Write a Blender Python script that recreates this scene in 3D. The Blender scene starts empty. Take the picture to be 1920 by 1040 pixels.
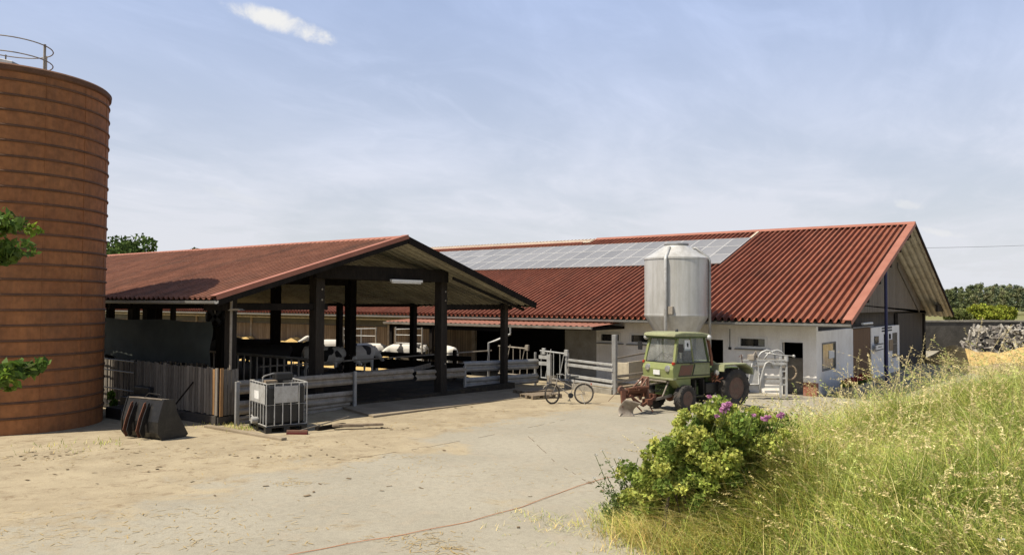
import bpy, bmesh, math, random
import numpy as np
from mathutils import Vector, Matrix, noise as mnoise

random.seed(7)
rng = np.random.default_rng(11)
S = bpy.context.scene
COL = S.collection
R = math.radians

# ------------------------------------------------------------------ camera basis (solved from the photograph)
FPX, YAW, PIT, ROL = 1472.7, 0.93562, 0.03166, 0.004425
Fv = Vector((math.sin(YAW)*math.cos(PIT), math.cos(YAW)*math.cos(PIT), math.sin(PIT)))
R0 = Vector((math.cos(YAW), -math.sin(YAW), 0))
U0 = R0.cross(Fv)
Rv = R0*math.cos(ROL) + U0*math.sin(ROL)
Uv = U0*math.cos(ROL) - R0*math.sin(ROL)
Fh = Vector((math.sin(YAW), math.cos(YAW), 0)); Rh = Vector((math.cos(YAW), -math.sin(YAW), 0))

def rd(r, d, z=0.0):
    """a place r metres to the right of and d metres in front of the viewpoint"""
    return Vector((Rh.x*r + Fh.x*d, Rh.y*r + Fh.y*d, z))
def gz(x, y=0): return -2.85 - 0.018*min(max(x, -30), 32)

# ------------------------------------------------------------------ materials
def nodes_of(m):
    m.use_nodes = True
    return m.node_tree.nodes, m.node_tree.links
def lin(c): return (c[0], c[1], c[2], 1.0)
KA = 0.72                                            # all surface colours were picked for exposure 0; the picture is exposed 0.45 stops up
def dk(c, k): return None if c is None else tuple(x*k for x in c)

def mat(name, c1, c2=None, rough=0.85, scale=2.0, fine=40.0, fine_amt=0.12, metal=0.0, bump=0.0, bscale=60.0,
        stretch=(1, 1, 1), spec=0.3, lo=0.35, hi=0.65, dirt=None, dirt_scale=1.2, dirt_amt=0.5, obj_var=0.0, attr=None, transl=0.0, coat=0.0, k=None, streak=None, streak_amt=.5):
    k = KA if k is None else k; c1, c2, dirt = dk(c1, k), dk(c2, k), dk(dirt, k)
    m = bpy.data.materials.new(name); N, L = nodes_of(m)
    b = N['Principled BSDF']
    tc = N.new('ShaderNodeTexCoord'); mp = N.new('ShaderNodeMapping'); mp.inputs['Scale'].default_value = stretch
    L.new(tc.outputs['Object'], mp.inputs['Vector'])
    n1 = N.new('ShaderNodeTexNoise'); n1.inputs['Scale'].default_value = scale; n1.inputs['Detail'].default_value = 6; n1.inputs['Roughness'].default_value = 0.6
    L.new(mp.outputs['Vector'], n1.inputs['Vector'])
    rp = N.new('ShaderNodeMapRange'); rp.inputs['From Min'].default_value = lo; rp.inputs['From Max'].default_value = hi
    L.new(n1.outputs['Fac'], rp.inputs['Value'])
    if c2 is None: c2 = tuple(x*0.78 for x in c1)
    mx = N.new('ShaderNodeMix'); mx.data_type = 'RGBA'; mx.inputs[6].default_value = lin(c1); mx.inputs[7].default_value = lin(c2)
    L.new(rp.outputs['Result'], mx.inputs[0])
    col = mx.outputs[2]
    if attr:
        at = N.new('ShaderNodeAttribute'); at.attribute_name = attr
        mm = N.new('ShaderNodeMix'); mm.data_type = 'RGBA'; mm.blend_type = 'MULTIPLY'; mm.inputs[0].default_value = 1
        L.new(col, mm.inputs[6]); L.new(at.outputs['Color'], mm.inputs[7]); col = mm.outputs[2]
    if dirt:
        n3 = N.new('ShaderNodeTexNoise'); n3.inputs['Scale'].default_value = dirt_scale; n3.inputs['Detail'].default_value = 8; n3.inputs['Roughness'].default_value = 0.7
        L.new(mp.outputs['Vector'], n3.inputs['Vector'])
        r3 = N.new('ShaderNodeMapRange'); r3.inputs['From Min'].default_value = 0.48; r3.inputs['From Max'].default_value = 0.72; r3.inputs['To Max'].default_value = dirt_amt
        L.new(n3.outputs['Fac'], r3.inputs['Value'])
        m3 = N.new('ShaderNodeMix'); m3.data_type = 'RGBA'; m3.inputs[7].default_value = lin(dirt)
        L.new(r3.outputs['Result'], m3.inputs[0]); L.new(col, m3.inputs[6]); col = m3.outputs[2]
    if streak:
        ms_ = N.new('ShaderNodeMapping'); ms_.inputs['Scale'].default_value = (2.6, 2.6, .16); L.new(tc.outputs['Object'], ms_.inputs['Vector'])
        ns_ = N.new('ShaderNodeTexNoise'); ns_.inputs['Scale'].default_value = 1.6; ns_.inputs['Detail'].default_value = 7; ns_.inputs['Roughness'].default_value = .7; L.new(ms_.outputs[0], ns_.inputs['Vector'])
        rs_ = N.new('ShaderNodeMapRange'); rs_.inputs['From Min'].default_value = .46; rs_.inputs['From Max'].default_value = .68; rs_.inputs['To Max'].default_value = streak_amt; L.new(ns_.outputs['Fac'], rs_.inputs['Value'])
        mk_ = N.new('ShaderNodeMix'); mk_.data_type = 'RGBA'; mk_.inputs[7].default_value = lin(dk(streak, k)); L.new(rs_.outputs['Result'], mk_.inputs[0]); L.new(col, mk_.inputs[6]); col = mk_.outputs[2]
    n2 = N.new('ShaderNodeTexNoise'); n2.inputs['Scale'].default_value = fine; n2.inputs['Detail'].default_value = 3
    L.new(mp.outputs['Vector'], n2.inputs['Vector'])
    r2 = N.new('ShaderNodeMapRange'); r2.inputs['From Min'].default_value = 0.3; r2.inputs['From Max'].default_value = 0.7
    r2.inputs['To Min'].default_value = 1-fine_amt; r2.inputs['To Max'].default_value = 1+fine_amt
    L.new(n2.outputs['Fac'], r2.inputs['Value'])
    mu = N.new('ShaderNodeVectorMath'); mu.operation = 'SCALE'
    L.new(col, mu.inputs[0]); L.new(r2.outputs['Result'], mu.inputs['Scale']); col = mu.outputs['Vector']
    if obj_var:
        oi = N.new('ShaderNodeObjectInfo'); ro = N.new('ShaderNodeMapRange'); ro.inputs['To Min'].default_value = 1-obj_var; ro.inputs['To Max'].default_value = 1+obj_var
        L.new(oi.outputs['Random'], ro.inputs['Value'])
        m4 = N.new('ShaderNodeVectorMath'); m4.operation = 'SCALE'; L.new(col, m4.inputs[0]); L.new(ro.outputs['Result'], m4.inputs['Scale']); col = m4.outputs['Vector']
    L.new(col, b.inputs['Base Color'])
    b.inputs['Roughness'].default_value = rough; b.inputs['Metallic'].default_value = metal
    b.inputs['Specular IOR Level'].default_value = spec
    if coat: b.inputs['Coat Weight'].default_value = coat
    if bump:
        nb = N.new('ShaderNodeTexNoise'); nb.inputs['Scale'].default_value = bscale; nb.inputs['Detail'].default_value = 5
        L.new(mp.outputs['Vector'], nb.inputs['Vector'])
        bp = N.new('ShaderNodeBump'); bp.inputs['Strength'].default_value = bump; bp.inputs['Distance'].default_value = 0.02
        L.new(nb.outputs['Fac'], bp.inputs['Height']); L.new(bp.outputs['Normal'], b.inputs['Normal'])
    if transl:
        tr = N.new('ShaderNodeBsdfTranslucent'); L.new(col, tr.inputs['Color'])
        ms = N.new('ShaderNodeMixShader'); ms.inputs[0].default_value = transl
        L.new(b.outputs[0], ms.inputs[1]); L.new(tr.outputs[0], ms.inputs[2])
        L.new(ms.outputs[0], N['Material Output'].inputs['Surface'])
    return m

def glass_mat(name, tint=(0.75, 0.8, 0.8), alpha=0.22, dust=(0.5, 0.5, 0.46)):
    m = bpy.data.materials.new(name); N, L = nodes_of(m)
    b = N['Principled BSDF']; b.inputs['Base Color'].default_value = lin(dust); b.inputs['Roughness'].default_value = 0.08
    t = N.new('ShaderNodeBsdfTransparent'); t.inputs[0].default_value = lin(tint)
    nz = N.new('ShaderNodeTexNoise'); nz.inputs['Scale'].default_value = 3; nz.inputs['Detail'].default_value = 5
    tc = N.new('ShaderNodeTexCoord'); L.new(tc.outputs['Object'], nz.inputs['Vector'])
    mr = N.new('ShaderNodeMapRange'); mr.inputs['From Min'].default_value = .3; mr.inputs['From Max'].default_value = .7
    mr.inputs['To Min'].default_value = alpha*0.5; mr.inputs['To Max'].default_value = alpha*1.5
    L.new(nz.outputs['Fac'], mr.inputs['Value'])
    ms = N.new('ShaderNodeMixShader'); L.new(mr.outputs['Result'], ms.inputs[0]); L.new(t.outputs[0], ms.inputs[1]); L.new(b.outputs[0], ms.inputs[2])
    L.new(ms.outputs[0], N['Material Output'].inputs['Surface'])
    return m

M = {}
M['roof1'] = mat('red_roof_sheet_old', (.32, .148, .095), (.24, .108, .072), rough=.8, scale=.5, fine=6, fine_amt=.2, dirt=(.13, .085, .066), dirt_scale=.7, dirt_amt=.75, stretch=(.5, 1.5, 1), spec=.08)
M['roof2'] = mat('red_roof_sheet', (.335, .128, .078), (.26, .092, .056), rough=.65, scale=.6, fine=5, fine_amt=.18, dirt=(.17, .082, .055), dirt_scale=.9, dirt_amt=.7, stretch=(.4, 2, 1), spec=.12)
M['flash'] = mat('terracotta_flashing', (.44, .19, .13), (.38, .155, .105), rough=.6, scale=1.5, fine=10, fine_amt=.05, spec=.15)
M['roofunder'] = mat('roof_underside', (.50, .465, .35), (.38, .35, .265), rough=.8, scale=1.2, fine=12, dirt=(.20, .175, .13), dirt_amt=.5, spec=.1)
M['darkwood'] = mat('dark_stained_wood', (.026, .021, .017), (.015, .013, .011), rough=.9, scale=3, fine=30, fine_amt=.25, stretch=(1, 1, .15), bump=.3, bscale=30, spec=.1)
M['postwood'] = mat('weathered_post_wood', (.060, .050, .040), (.034, .029, .024), rough=.9, scale=2, fine=35, fine_amt=.3, stretch=(1, 1, .12), bump=.4, bscale=30, spec=.1)
M['greywood'] = mat('grey_board_wood', (.27, .24, .20), (.17, .145, .12), rough=.9, scale=2, fine=30, fine_amt=.3, stretch=(6, 6, .3), bump=.3, bscale=30, obj_var=.3)
M['newwood'] = mat('fresh_board_wood', (.46, .27, .12), (.38, .21, .09), rough=.8, scale=2, fine=30, fine_amt=.2, stretch=(6, 6, .3))
M['tanwood'] = mat('tan_board_wood', (.34, .27, .19), (.25, .19, .13), rough=.9, scale=2, fine=30, fine_amt=.25, stretch=(4, 4, .3))
M['cladwood'] = mat('gable_cladding_wood', (.25, .205, .155), (.16, .13, .10), rough=.9, scale=1.5, fine=20, fine_amt=.25, stretch=(5, 5, .15))
M['galv'] = mat('galvanised_steel', (.47, .47, .46), (.38, .38, .37), rough=.5, metal=.35, scale=4, fine=60, fine_amt=.12, dirt=(.22, .19, .15), dirt_scale=3, dirt_amt=.6)
M['galvdull'] = mat('dull_galvanised_rail', (.45, .40, .33), (.33, .29, .235), rough=.75, metal=.1, scale=3, fine=40, fine_amt=.18, dirt=(.19, .145, .10), dirt_scale=2.5, dirt_amt=.8)
M['galvlight'] = mat('pale_galvanised_steel', (.62, .62, .60), (.52, .52, .50), rough=.5, metal=.2, scale=4, fine=50, fine_amt=.1, dirt=(.32, .27, .2), dirt_scale=4, dirt_amt=.5)
M['rustsilo'] = mat('rust_brown_panels', (.43, .185, .072), (.33, .135, .055), rough=.75, scale=1.1, fine=9, fine_amt=.16, stretch=(1, 1, .8), dirt=(.19, .10, .055), dirt_scale=.7, dirt_amt=.6, bump=.2, bscale=12, spec=.2, streak=(.20, .10, .055), streak_amt=.5)
M['rustdark'] = mat('dark_band_steel', (.19, .095, .052), (.12, .064, .038), rough=.8, scale=2, fine=30)
M['rust'] = mat('orange_rust', (.20, .082, .045), (.135, .055, .034), rough=.85, scale=5, fine=40, fine_amt=.25, dirt=(.085, .05, .038), dirt_scale=6, dirt_amt=.7)
M['rustpaint'] = mat('faded_red_paint', (.25, .125, .085), (.19, .10, .07), rough=.8, scale=6, fine=40, dirt=(.22, .17, .12), dirt_scale=6, dirt_amt=.85)
M['mold'] = mat('worn_steel', (.40, .35, .28), (.28, .24, .20), rough=.5, metal=.3, scale=5, fine=40, dirt=(.2, .13, .08), dirt_scale=5)
M['grp'] = mat('pale_fibreglass', (.56, .555, .53), (.47, .465, .44), rough=.42, scale=.8, fine=8, fine_amt=.05, stretch=(1, 1, .3), dirt=(.30, .28, .23), dirt_scale=1.5, dirt_amt=.5, spec=.5, metal=.30, k=.95, streak=(.30, .28, .23), streak_amt=.45)
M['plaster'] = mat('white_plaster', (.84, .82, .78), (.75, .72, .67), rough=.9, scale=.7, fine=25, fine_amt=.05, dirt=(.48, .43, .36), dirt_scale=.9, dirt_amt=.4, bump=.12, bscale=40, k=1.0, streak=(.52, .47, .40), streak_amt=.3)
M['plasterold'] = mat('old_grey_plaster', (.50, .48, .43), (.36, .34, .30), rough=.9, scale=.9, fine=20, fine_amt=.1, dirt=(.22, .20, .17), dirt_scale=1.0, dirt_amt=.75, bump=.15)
M['redplinth'] = mat('red_brick_plinth_paint', (.40, .15, .09), (.32, .12, .075), rough=.9, scale=4, fine=30, dirt=(.5, .38, .3), dirt_scale=5, dirt_amt=.5)
M['whiteframe'] = mat('white_window_frame', (.80, .79, .76), (.74, .73, .70), rough=.5, scale=4, fine=30, fine_amt=.04, k=.92)
M['sill'] = mat('grey_sill', (.30, .29, .27), rough=.8)
M['browndoor'] = mat('brown_sliding_door', (.20, .105, .045), (.165, .085, .037), rough=.7, scale=1.5, fine=25, fine_amt=.12, stretch=(4, 4, .2))
M['bluepost'] = mat('blue_painted_post', (.055, .06, .16), (.045, .05, .13), rough=.5)
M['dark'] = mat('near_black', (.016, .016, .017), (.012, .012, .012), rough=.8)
M['rubber'] = mat('black_rubber', (.040, .038, .036), (.055, .05, .045), rough=.85, scale=5, fine=40, fine_amt=.2, dirt=(.16, .13, .10), dirt_scale=6, dirt_amt=.6)
M['blackplastic'] = mat('black_plastic', (.022, .023, .025), (.03, .03, .03), rough=.45, scale=3, fine=30, fine_amt=.2, spec=.4)
M['blackpaint'] = mat('worn_black_paint', (.013, .0125, .012), (.022, .021, .019), rough=.42, scale=3, fine=25, fine_amt=.2, dirt=(.07, .06, .05), dirt_scale=3, dirt_amt=.45, spec=.4)
M['green'] = mat('light_green_paint', (.32, .36, .135), (.265, .305, .115), rough=.55, scale=3, fine=20, fine_amt=.08, dirt=(.30, .28, .18), dirt_scale=2.5, dirt_amt=.65, spec=.35)
M['darkgreen'] = mat('dark_green_paint', (.10, .145, .04), (.07, .10, .03), rough=.6, scale=3, fine=20, dirt=(.08, .07, .05), dirt_scale=4)
M['palegreen'] = mat('bleached_green_roof', (.36, .38, .21), (.30, .315, .17), rough=.7, scale=2, fine=20, dirt=(.24, .22, .15), dirt_scale=3, dirt_amt=.6)
M['net'] = mat('green_wind_net', (.060, .070, .062), (.046, .054, .048), rough=.9, scale=1.5, fine=120, fine_amt=.25, dirt=(.10, .105, .095), dirt_scale=1.0, dirt_amt=.5, transl=.15)
M['curtain'] = mat('grey_curtain', (.17, .18, .17), (.13, .14, .135), rough=.9, scale=1.5, fine=60)
M['concrete'] = mat('concrete_block', (.40, .37, .31), (.30, .275, .23), rough=.95, scale=2, fine=40, fine_amt=.15, dirt=(.20, .17, .12), dirt_scale=2, bump=.25)
M['concdark'] = mat('dark_weathered_concrete', (.13, .12, .105), (.075, .07, .062), rough=.95, scale=.8, fine=15, fine_amt=.2, dirt=(.05, .046, .04), dirt_scale=.7, dirt_amt=.8, bump=.2, spec=.1)
M['soot'] = mat('dark_plinth_boards', (.085, .075, .065), (.05, .045, .04), rough=.95, scale=2, fine=30, fine_amt=.2, stretch=(.4, .4, 3))
M['straw'] = mat('golden_straw', (.70, .50, .20), (.58, .39, .15), rough=.95, scale=2.2, fine=45, fine_amt=.35, dirt=(.42, .28, .12), dirt_scale=2.5, bump=.8, bscale=40)
M['palepile'] = mat('pale_chips', (.45, .34, .22), (.36, .26, .16), rough=.95, scale=2.0, fine=50, fine_amt=.3, bump=.7, bscale=40)
M['solarcell'] = mat('solar_cells', (.29, .285, .28), (.245, .245, .245), rough=.35, scale=1.0, fine=14, fine_amt=.06, spec=.35, obj_var=.12)  # grey base carries the pale sky reflected in the panels
M['solarframe'] = mat('aluminium_frame', (.66, .655, .64), rough=.5, metal=.05)
M['skylight'] = mat('cream_ridge_sheet', (.66, .58, .43), (.55, .48, .35), rough=.5, scale=1, fine=10)
M['gutter'] = mat('zinc_gutter', (.36, .36, .34), (.28, .28, .265), rough=.5, metal=.3, scale=2, fine=20, dirt=(.2, .18, .15))
M['leanroof'] = mat('salmon_sheet', (.46, .215, .15), (.40, .18, .12), rough=.6, scale=1, fine=10, spec=.15)
M['white'] = mat('white_paper', (.80, .80, .78), rough=.7, k=.92)
M['lampglow'] = mat('lamp_tube', (.85, .86, .84), rough=.4, k=.92)
M['flowerpink'] = mat('rose_petals', (.58, .20, .42), (.70, .38, .58), rough=.7, scale=30, fine=80, transl=.3)
M['flowerwhite'] = mat('white_petals', (.82, .82, .78), rough=.7, transl=.2)
M['redflower'] = mat('red_bedding_flowers', (.42, .05, .05), (.30, .06, .04), rough=.8, scale=10)
M['orange'] = mat('orange_cord', (.80, .40, .22), (.70, .36, .22), rough=.8)
M['redlens'] = mat('red_lens', (.55, .06, .03), rough=.3)
M['chrome'] = mat('lamp_glass', (.70, .70, .68), rough=.15, metal=.6)
M['glass'] = glass_mat('cab_glass', alpha=.22)
M['darkglass'] = mat('dark_window_glass', (.02, .022, .024), rough=.06, spec=.6)
M['notice'] = mat('reflection_patch_glass', (.22, .22, .16), (.34, .34, .33), rough=.15, scale=2.4, lo=.42, hi=.56, fine=6, spec=.6)  # olive and grey patches put a reflection into the glass colour
M['moldboard'] = M['mold']
M['brush'] = mat('dark_red_bristles', (.16, .03, .025), rough=.9)
M['bark'] = mat('tree_bark', (.13, .10, .07), (.08, .06, .045), rough=.95, scale=4, fine=30, fine_amt=.3, bump=.5)
M['leaf'] = mat('leaf_green', (.11, .165, .035), (.08, .125, .026), rough=.6, scale=1.0, attr='tint', transl=.4, spec=.2, k=.92)
M['grass'] = mat('grass_blades', (1, 1, 1), (.80, .80, .80), rough=.6, scale=.8, attr='tint', transl=.23, spec=.25, k=.96)
M['wood_far'] = mat('woodland_leaves', (1, 1, 1), (.8, .8, .8), rough=.9, scale=.05, attr='tint', transl=.15, spec=.1)

def board_mat(name, base, c2, pitch, axis, gap=0.10, rough=.9):
    base, c2 = dk(base, KA), dk(c2, KA)
    _ = """wooden boards side by side along an axis; the joints are the dark gaps between boards"""
    m = bpy.data.materials.new(name); N, L = nodes_of(m); b = N['Principled BSDF']
    tc = N.new('ShaderNodeTexCoord'); sp = N.new('ShaderNodeSeparateXYZ'); L.new(tc.outputs['Object'], sp.inputs[0])
    dv = N.new('ShaderNodeMath'); dv.operation = 'DIVIDE'; dv.inputs[1].default_value = pitch; L.new(sp.outputs[axis], dv.inputs[0])
    fl = N.new('ShaderNodeMath'); fl.operation = 'FLOOR'; L.new(dv.outputs[0], fl.inputs[0])
    fr = N.new('ShaderNodeMath'); fr.operation = 'FRACT'; L.new(dv.outputs[0], fr.inputs[0])
    wn = N.new('ShaderNodeTexWhiteNoise'); wn.noise_dimensions = '1D'; L.new(fl.outputs[0], wn.inputs['W'])
    mx = N.new('ShaderNodeMix'); mx.data_type = 'RGBA'; mx.inputs[6].default_value = lin(base); mx.inputs[7].default_value = lin(c2); L.new(wn.outputs['Value'], mx.inputs[0])
    mp = N.new('ShaderNodeMapping'); mp.inputs['Scale'].default_value = (14, 14, 1.2); L.new(tc.outputs['Object'], mp.inputs[0])
    nz = N.new('ShaderNodeTexNoise'); nz.inputs['Scale'].default_value = 2; nz.inputs['Detail'].default_value = 5; L.new(mp.outputs[0], nz.inputs['Vector'])
    mr = N.new('ShaderNodeMapRange'); mr.inputs['From Min'].default_value = .25; mr.inputs['From Max'].default_value = .75; mr.inputs['To Min'].default_value = .65; mr.inputs['To Max'].default_value = 1.3
    L.new(nz.outputs['Fac'], mr.inputs['Value'])
    s1 = N.new('ShaderNodeVectorMath'); s1.operation = 'SCALE'; L.new(mx.outputs[2], s1.inputs[0]); L.new(mr.outputs['Result'], s1.inputs['Scale'])
    gt = N.new('ShaderNodeMath'); gt.operation = 'GREATER_THAN'; gt.inputs[1].default_value = gap; L.new(fr.outputs[0], gt.inputs[0])
    g2 = N.new('ShaderNodeMapRange'); g2.inputs['To Min'].default_value = .22; L.new(gt.outputs[0], g2.inputs['Value'])
    s2 = N.new('ShaderNodeVectorMath'); s2.operation = 'SCALE'; L.new(s1.outputs[0], s2.inputs[0]); L.new(g2.outputs['Result'], s2.inputs['Scale'])
    L.new(s2.outputs[0], b.inputs['Base Color']); b.inputs['Roughness'].default_value = rough
    return m
M['boardsY'] = board_mat('tan_wall_boards', (.33, .26, .18), (.22, .165, .11), .16, 1)
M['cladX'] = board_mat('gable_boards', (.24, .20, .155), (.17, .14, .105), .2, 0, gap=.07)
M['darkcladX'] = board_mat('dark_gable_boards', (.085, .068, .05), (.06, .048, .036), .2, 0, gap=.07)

# ------------------------------------------------------------------ mesh builder
class MB:
    def __init__(s): s.v = []; s.f = []
    def add(s, v, f):
        o = len(s.v); s.v += [Vector(x) for x in v]; s.f += [tuple(i+o for i in q) for q in f]; return s
    def box(s, x0, x1, y0, y1, z0, z1):
        v = [(x0, y0, z0), (x1, y0, z0), (x1, y1, z0), (x0, y1, z0), (x0, y0, z1), (x1, y0, z1), (x1, y1, z1), (x0, y1, z1)]
        return s.add(v, [(0, 3, 2, 1), (4, 5, 6, 7), (0, 1, 5, 4), (1, 2, 6, 5), (2, 3, 7, 6), (3, 0, 4, 7)])
    def beam(s, p, q, w, h, up=(0, 0, 1)):
        p, q = Vector(p), Vector(q); d = (q-p).normalized(); up = Vector(up)
        if abs(d.dot(up)) > .98: up = Vector((1, 0, 0))
        a = d.cross(up).normalized(); b = a.cross(d).normalized()
        v = []
        for c in (p, q):
            for sa, sb in ((-1, -1), (1, -1), (1, 1), (-1, 1)): v.append(c + a*(sa*w/2) + b*(sb*h/2))
        return s.add(v, [(3, 2, 1, 0), (4, 5, 6, 7), (0, 1, 5, 4), (1, 2, 6, 5), (2, 3, 7, 6), (3, 0, 4, 7)])
    def tube(s, pts, r, n=8, radii=None, closed=False, cap=True):
        pts = [Vector(p) for p in pts]; k = len(pts); v = []; f = []
        prev = None
        for i, p in enumerate(pts):
            if closed: d = pts[(i+1) % k]-pts[i-1]
            else: d = pts[min(i+1, k-1)]-pts[max(i-1, 0)]
            if d.length < 1e-9: d = Vector((0, 0, 1))
            d.normalize()
            if prev is None:
                up = Vector((0, 0, 1)) if abs(d.z) < .95 else Vector((1, 0, 0))
                a = d.cross(up).normalized()
            else:
                a = (prev - d*prev.dot(d))
                a = a.normalized() if a.length > 1e-6 else d.orthogonal().normalized()
            prev = a; b = d.cross(a); rr = radii[i] if radii else r
            for j in range(n):
                t = 2*math.pi*j/n; v.append(p + a*(rr*math.cos(t)) + b*(rr*math.sin(t)))
        m = k if closed else k-1
        for i in range(m):
            i2 = (i+1) % k
            for j in range(n): f.append((i*n+j, i*n+(j+1) % n, i2*n+(j+1) % n, i2*n+j))
        if cap and not closed:
            f.append(tuple(reversed(range(n)))); f.append(tuple((k-1)*n+j for j in range(n)))
        return s.add(v, f)
    def lathe(s, prof, c=(0, 0, 0), n=32, axis='z', cap=True):
        c = Vector(c); v = []; f = []
        for r, z in prof:
            for j in range(n):
                t = 2*math.pi*j/n
                if axis == 'z': q = Vector((r*math.cos(t), r*math.sin(t), z))
                elif axis == 'y': q = Vector((r*math.cos(t), z, r*math.sin(t)))
                else: q = Vector((z, r*math.cos(t), r*math.sin(t)))
                v.append(c+q)
        k = len(prof)
        for i in range(k-1):
            for j in range(n): f.append((i*n+j, i*n+(j+1) % n, (i+1)*n+(j+1) % n, (i+1)*n+j))
        if cap:
            if prof[0][0] > 1e-6: f.append(tuple(reversed(range(n))))
            if prof[-1][0] > 1e-6: f.append(tuple((k-1)*n+j for j in range(n)))
        return s.add(v, f)
    def prism(s, poly, o, ax, ay, ext):
        """polygon (list of 2d) in the frame (ax, ay) at o, extruded by the vector ext"""
        o, ax, ay, ext = Vector(o), Vector(ax), Vector(ay), Vector(ext); k = len(poly)
        v = [o+ax*a+ay*b for a, b in poly] + [o+ax*a+ay*b+ext for a, b in poly]
        f = [tuple(reversed(range(k))), tuple(range(k, 2*k))] + [(i, (i+1) % k, k+(i+1) % k, k+i) for i in range(k)]
        return s.add(v, f)
    def sphere(s, c, r, n=12, sx=1, sy=1, sz=1):
        c = Vector(c); v = []; f = []; m = n//2
        for i in range(m+1):
            ph = math.pi*i/m
            for j in range(n):
                t = 2*math.pi*j/n
                v.append(c+Vector((r*sx*math.sin(ph)*math.cos(t), r*sy*math.sin(ph)*math.sin(t), r*sz*math.cos(ph))))
        for i in range(m):
            for j in range(n): f.append((i*n+j, (i+1)*n+j, (i+1)*n+(j+1) % n, i*n+(j+1) % n))
        return s.add(v, f)
    def build(s, name, m, parent=None, smooth=False, bevel=0.0, world=True, angle=35):
        off = Vector((0, 0, 0))
        if parent is not None and world:
            o = parent
            while o is not None: off = off + o.location; o = o.parent
        me = bpy.data.meshes.new(name)
        me.from_pydata([tuple(v-off) for v in s.v], [], s.f); me.update()
        bm = bmesh.new(); bm.from_mesh(me); bmesh.ops.recalc_face_normals(bm, faces=bm.faces); bm.to_mesh(me); bm.free()
        o = bpy.data.objects.new(name, me); COL.objects.link(o)
        me.materials.append(M[m] if isinstance(m, str) else m)
        if parent is not None: o.parent = parent
        if smooth:
            for p in me.polygons: p.use_smooth = True
            if angle < 180:
                md = o.modifiers.new('smooth', 'EDGE_SPLIT'); md.split_angle = R(angle)
        if bevel:
            md = o.modifiers.new('bevel', 'BEVEL'); md.width = bevel; md.segments = 2; md.limit_method = 'ANGLE'
        return o

def np_mesh(name, V, Fc, m, parent=None, tint=None, smooth=False, world=True):
    """V (n,3) float array, Fc (k,4) or (k,3) int array; tint (n,3) is a per-leaf colour"""
    V = np.asarray(V, np.float32).copy(); Fc = np.asarray(Fc, np.int32)
    if parent is not None and world:
        o = parent
        while o is not None: V -= np.array(o.location, np.float32); o = o.parent
    me = bpy.data.meshes.new(name)
    n, k, w = len(V), len(Fc), Fc.shape[1]
    me.vertices.add(n); me.vertices.foreach_set('co', V.ravel())
    me.loops.add(k*w); me.loops.foreach_set('vertex_index', Fc.ravel())
    me.polygons.add(k); me.polygons.foreach_set('loop_start', np.arange(0, k*w, w, dtype=np.int32))
    me.update(calc_edges=True)
    if tint is not None:
        a = me.color_attributes.new('tint', 'FLOAT_COLOR', 'POINT')
        c = np.ones((n, 4), np.float32); c[:, :3] = tint; a.data.foreach_set('color', c.ravel())
    if smooth: me.polygons.foreach_set('use_smooth', np.ones(k, bool))
    o = bpy.data.objects.new(name, me); COL.objects.link(o); me.materials.append(M[m] if isinstance(m, str) else m)
    if parent is not None: o.parent = parent
    return o

def tag(o, label=None, cat=None, group=None, kind=None):
    if label: o['label'] = label
    if cat: o['category'] = cat
    if group: o['group'] = group
    if kind: o['kind'] = kind
    return o
def thing(name, label, cat, loc=(0, 0, 0), rz=0, group=None):
    o = bpy.data.objects.new(name, None); COL.objects.link(o); o.empty_display_size = .2
    o.location = loc; o.rotation_euler = (0, 0, rz)
    return tag(o, label, cat, group)
def copy_tree(o, parent=None):
    c = o.copy(); COL.objects.link(c)
    if parent is not None: c.parent = parent
    for ch in [x for x in bpy.data.objects if x.parent is o]: copy_tree(ch, c)
    return c

# ------------------------------------------------------------------ roofs and walls
def corr(xa, za, xb, zb, y0, y1, pitch, dep, lift=0.0, flat=.38, nseg=1, wob=0.0):
    """trapezoidal sheet: ribs run from (xa, za) to (xb, zb), repeated along y"""
    n = Vector((-(zb-za), 0, xb-xa)).normalized()
    if n.z < 0: n = -n
    ys = []; k = int((y1-y0)/pitch)+1
    for i in range(k):
        b = y0+i*pitch
        for fr, h in ((0, 0), (.37, 0), (.50, 1), (.72, 1)):
            if b+fr*pitch <= y1: ys.append((b+fr*pitch, h))
    mb = MB(); v = []; f = []
    for y, h in ys:
        for j in range(nseg+1):
            t = j/nseg
            v.append(Vector((xa+(xb-xa)*t, y, za+(zb-za)*t)) + n*(h*dep+lift+wob*math.sin(y*.7+j*1.3)))
    m = nseg+1
    for i in range(len(ys)-1):
        for j in range(nseg): f.append((i*m+j, (i+1)*m+j, (i+1)*m+j+1, i*m+j+1))
    return mb.add(v, f)

def wall_x(x0, x1, y0, y1, z0, z1, holes):
    """wall slab between x0 and x1 along y, holes = [(ya, yb, za, zb)]"""
    mb = MB(); ys = sorted({y0, y1, *[h[0] for h in holes], *[h[1] for h in holes]})
    for a, b in zip(ys, ys[1:]):
        zs = [(z0, z1)]
        for h in holes:
            if h[0] <= a+1e-6 and h[1] >= b-1e-6:
                nz = []
                for lo, hi in zs:
                    if h[2] > lo: nz.append((lo, min(h[2], hi)))
                    if h[3] < hi: nz.append((max(h[3], lo), hi))
                zs = nz
        for lo, hi in zs: mb.box(x0, x1, a, b, lo, hi)
    return mb
def wall_y(y0, y1, x0, x1, z0, z1, holes):
    mb = wall_x(y0, y1, x0, x1, z0, z1, holes)
    mb.v = [Vector((v.y, v.x, v.z)) for v in mb.v]
    return mb

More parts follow.
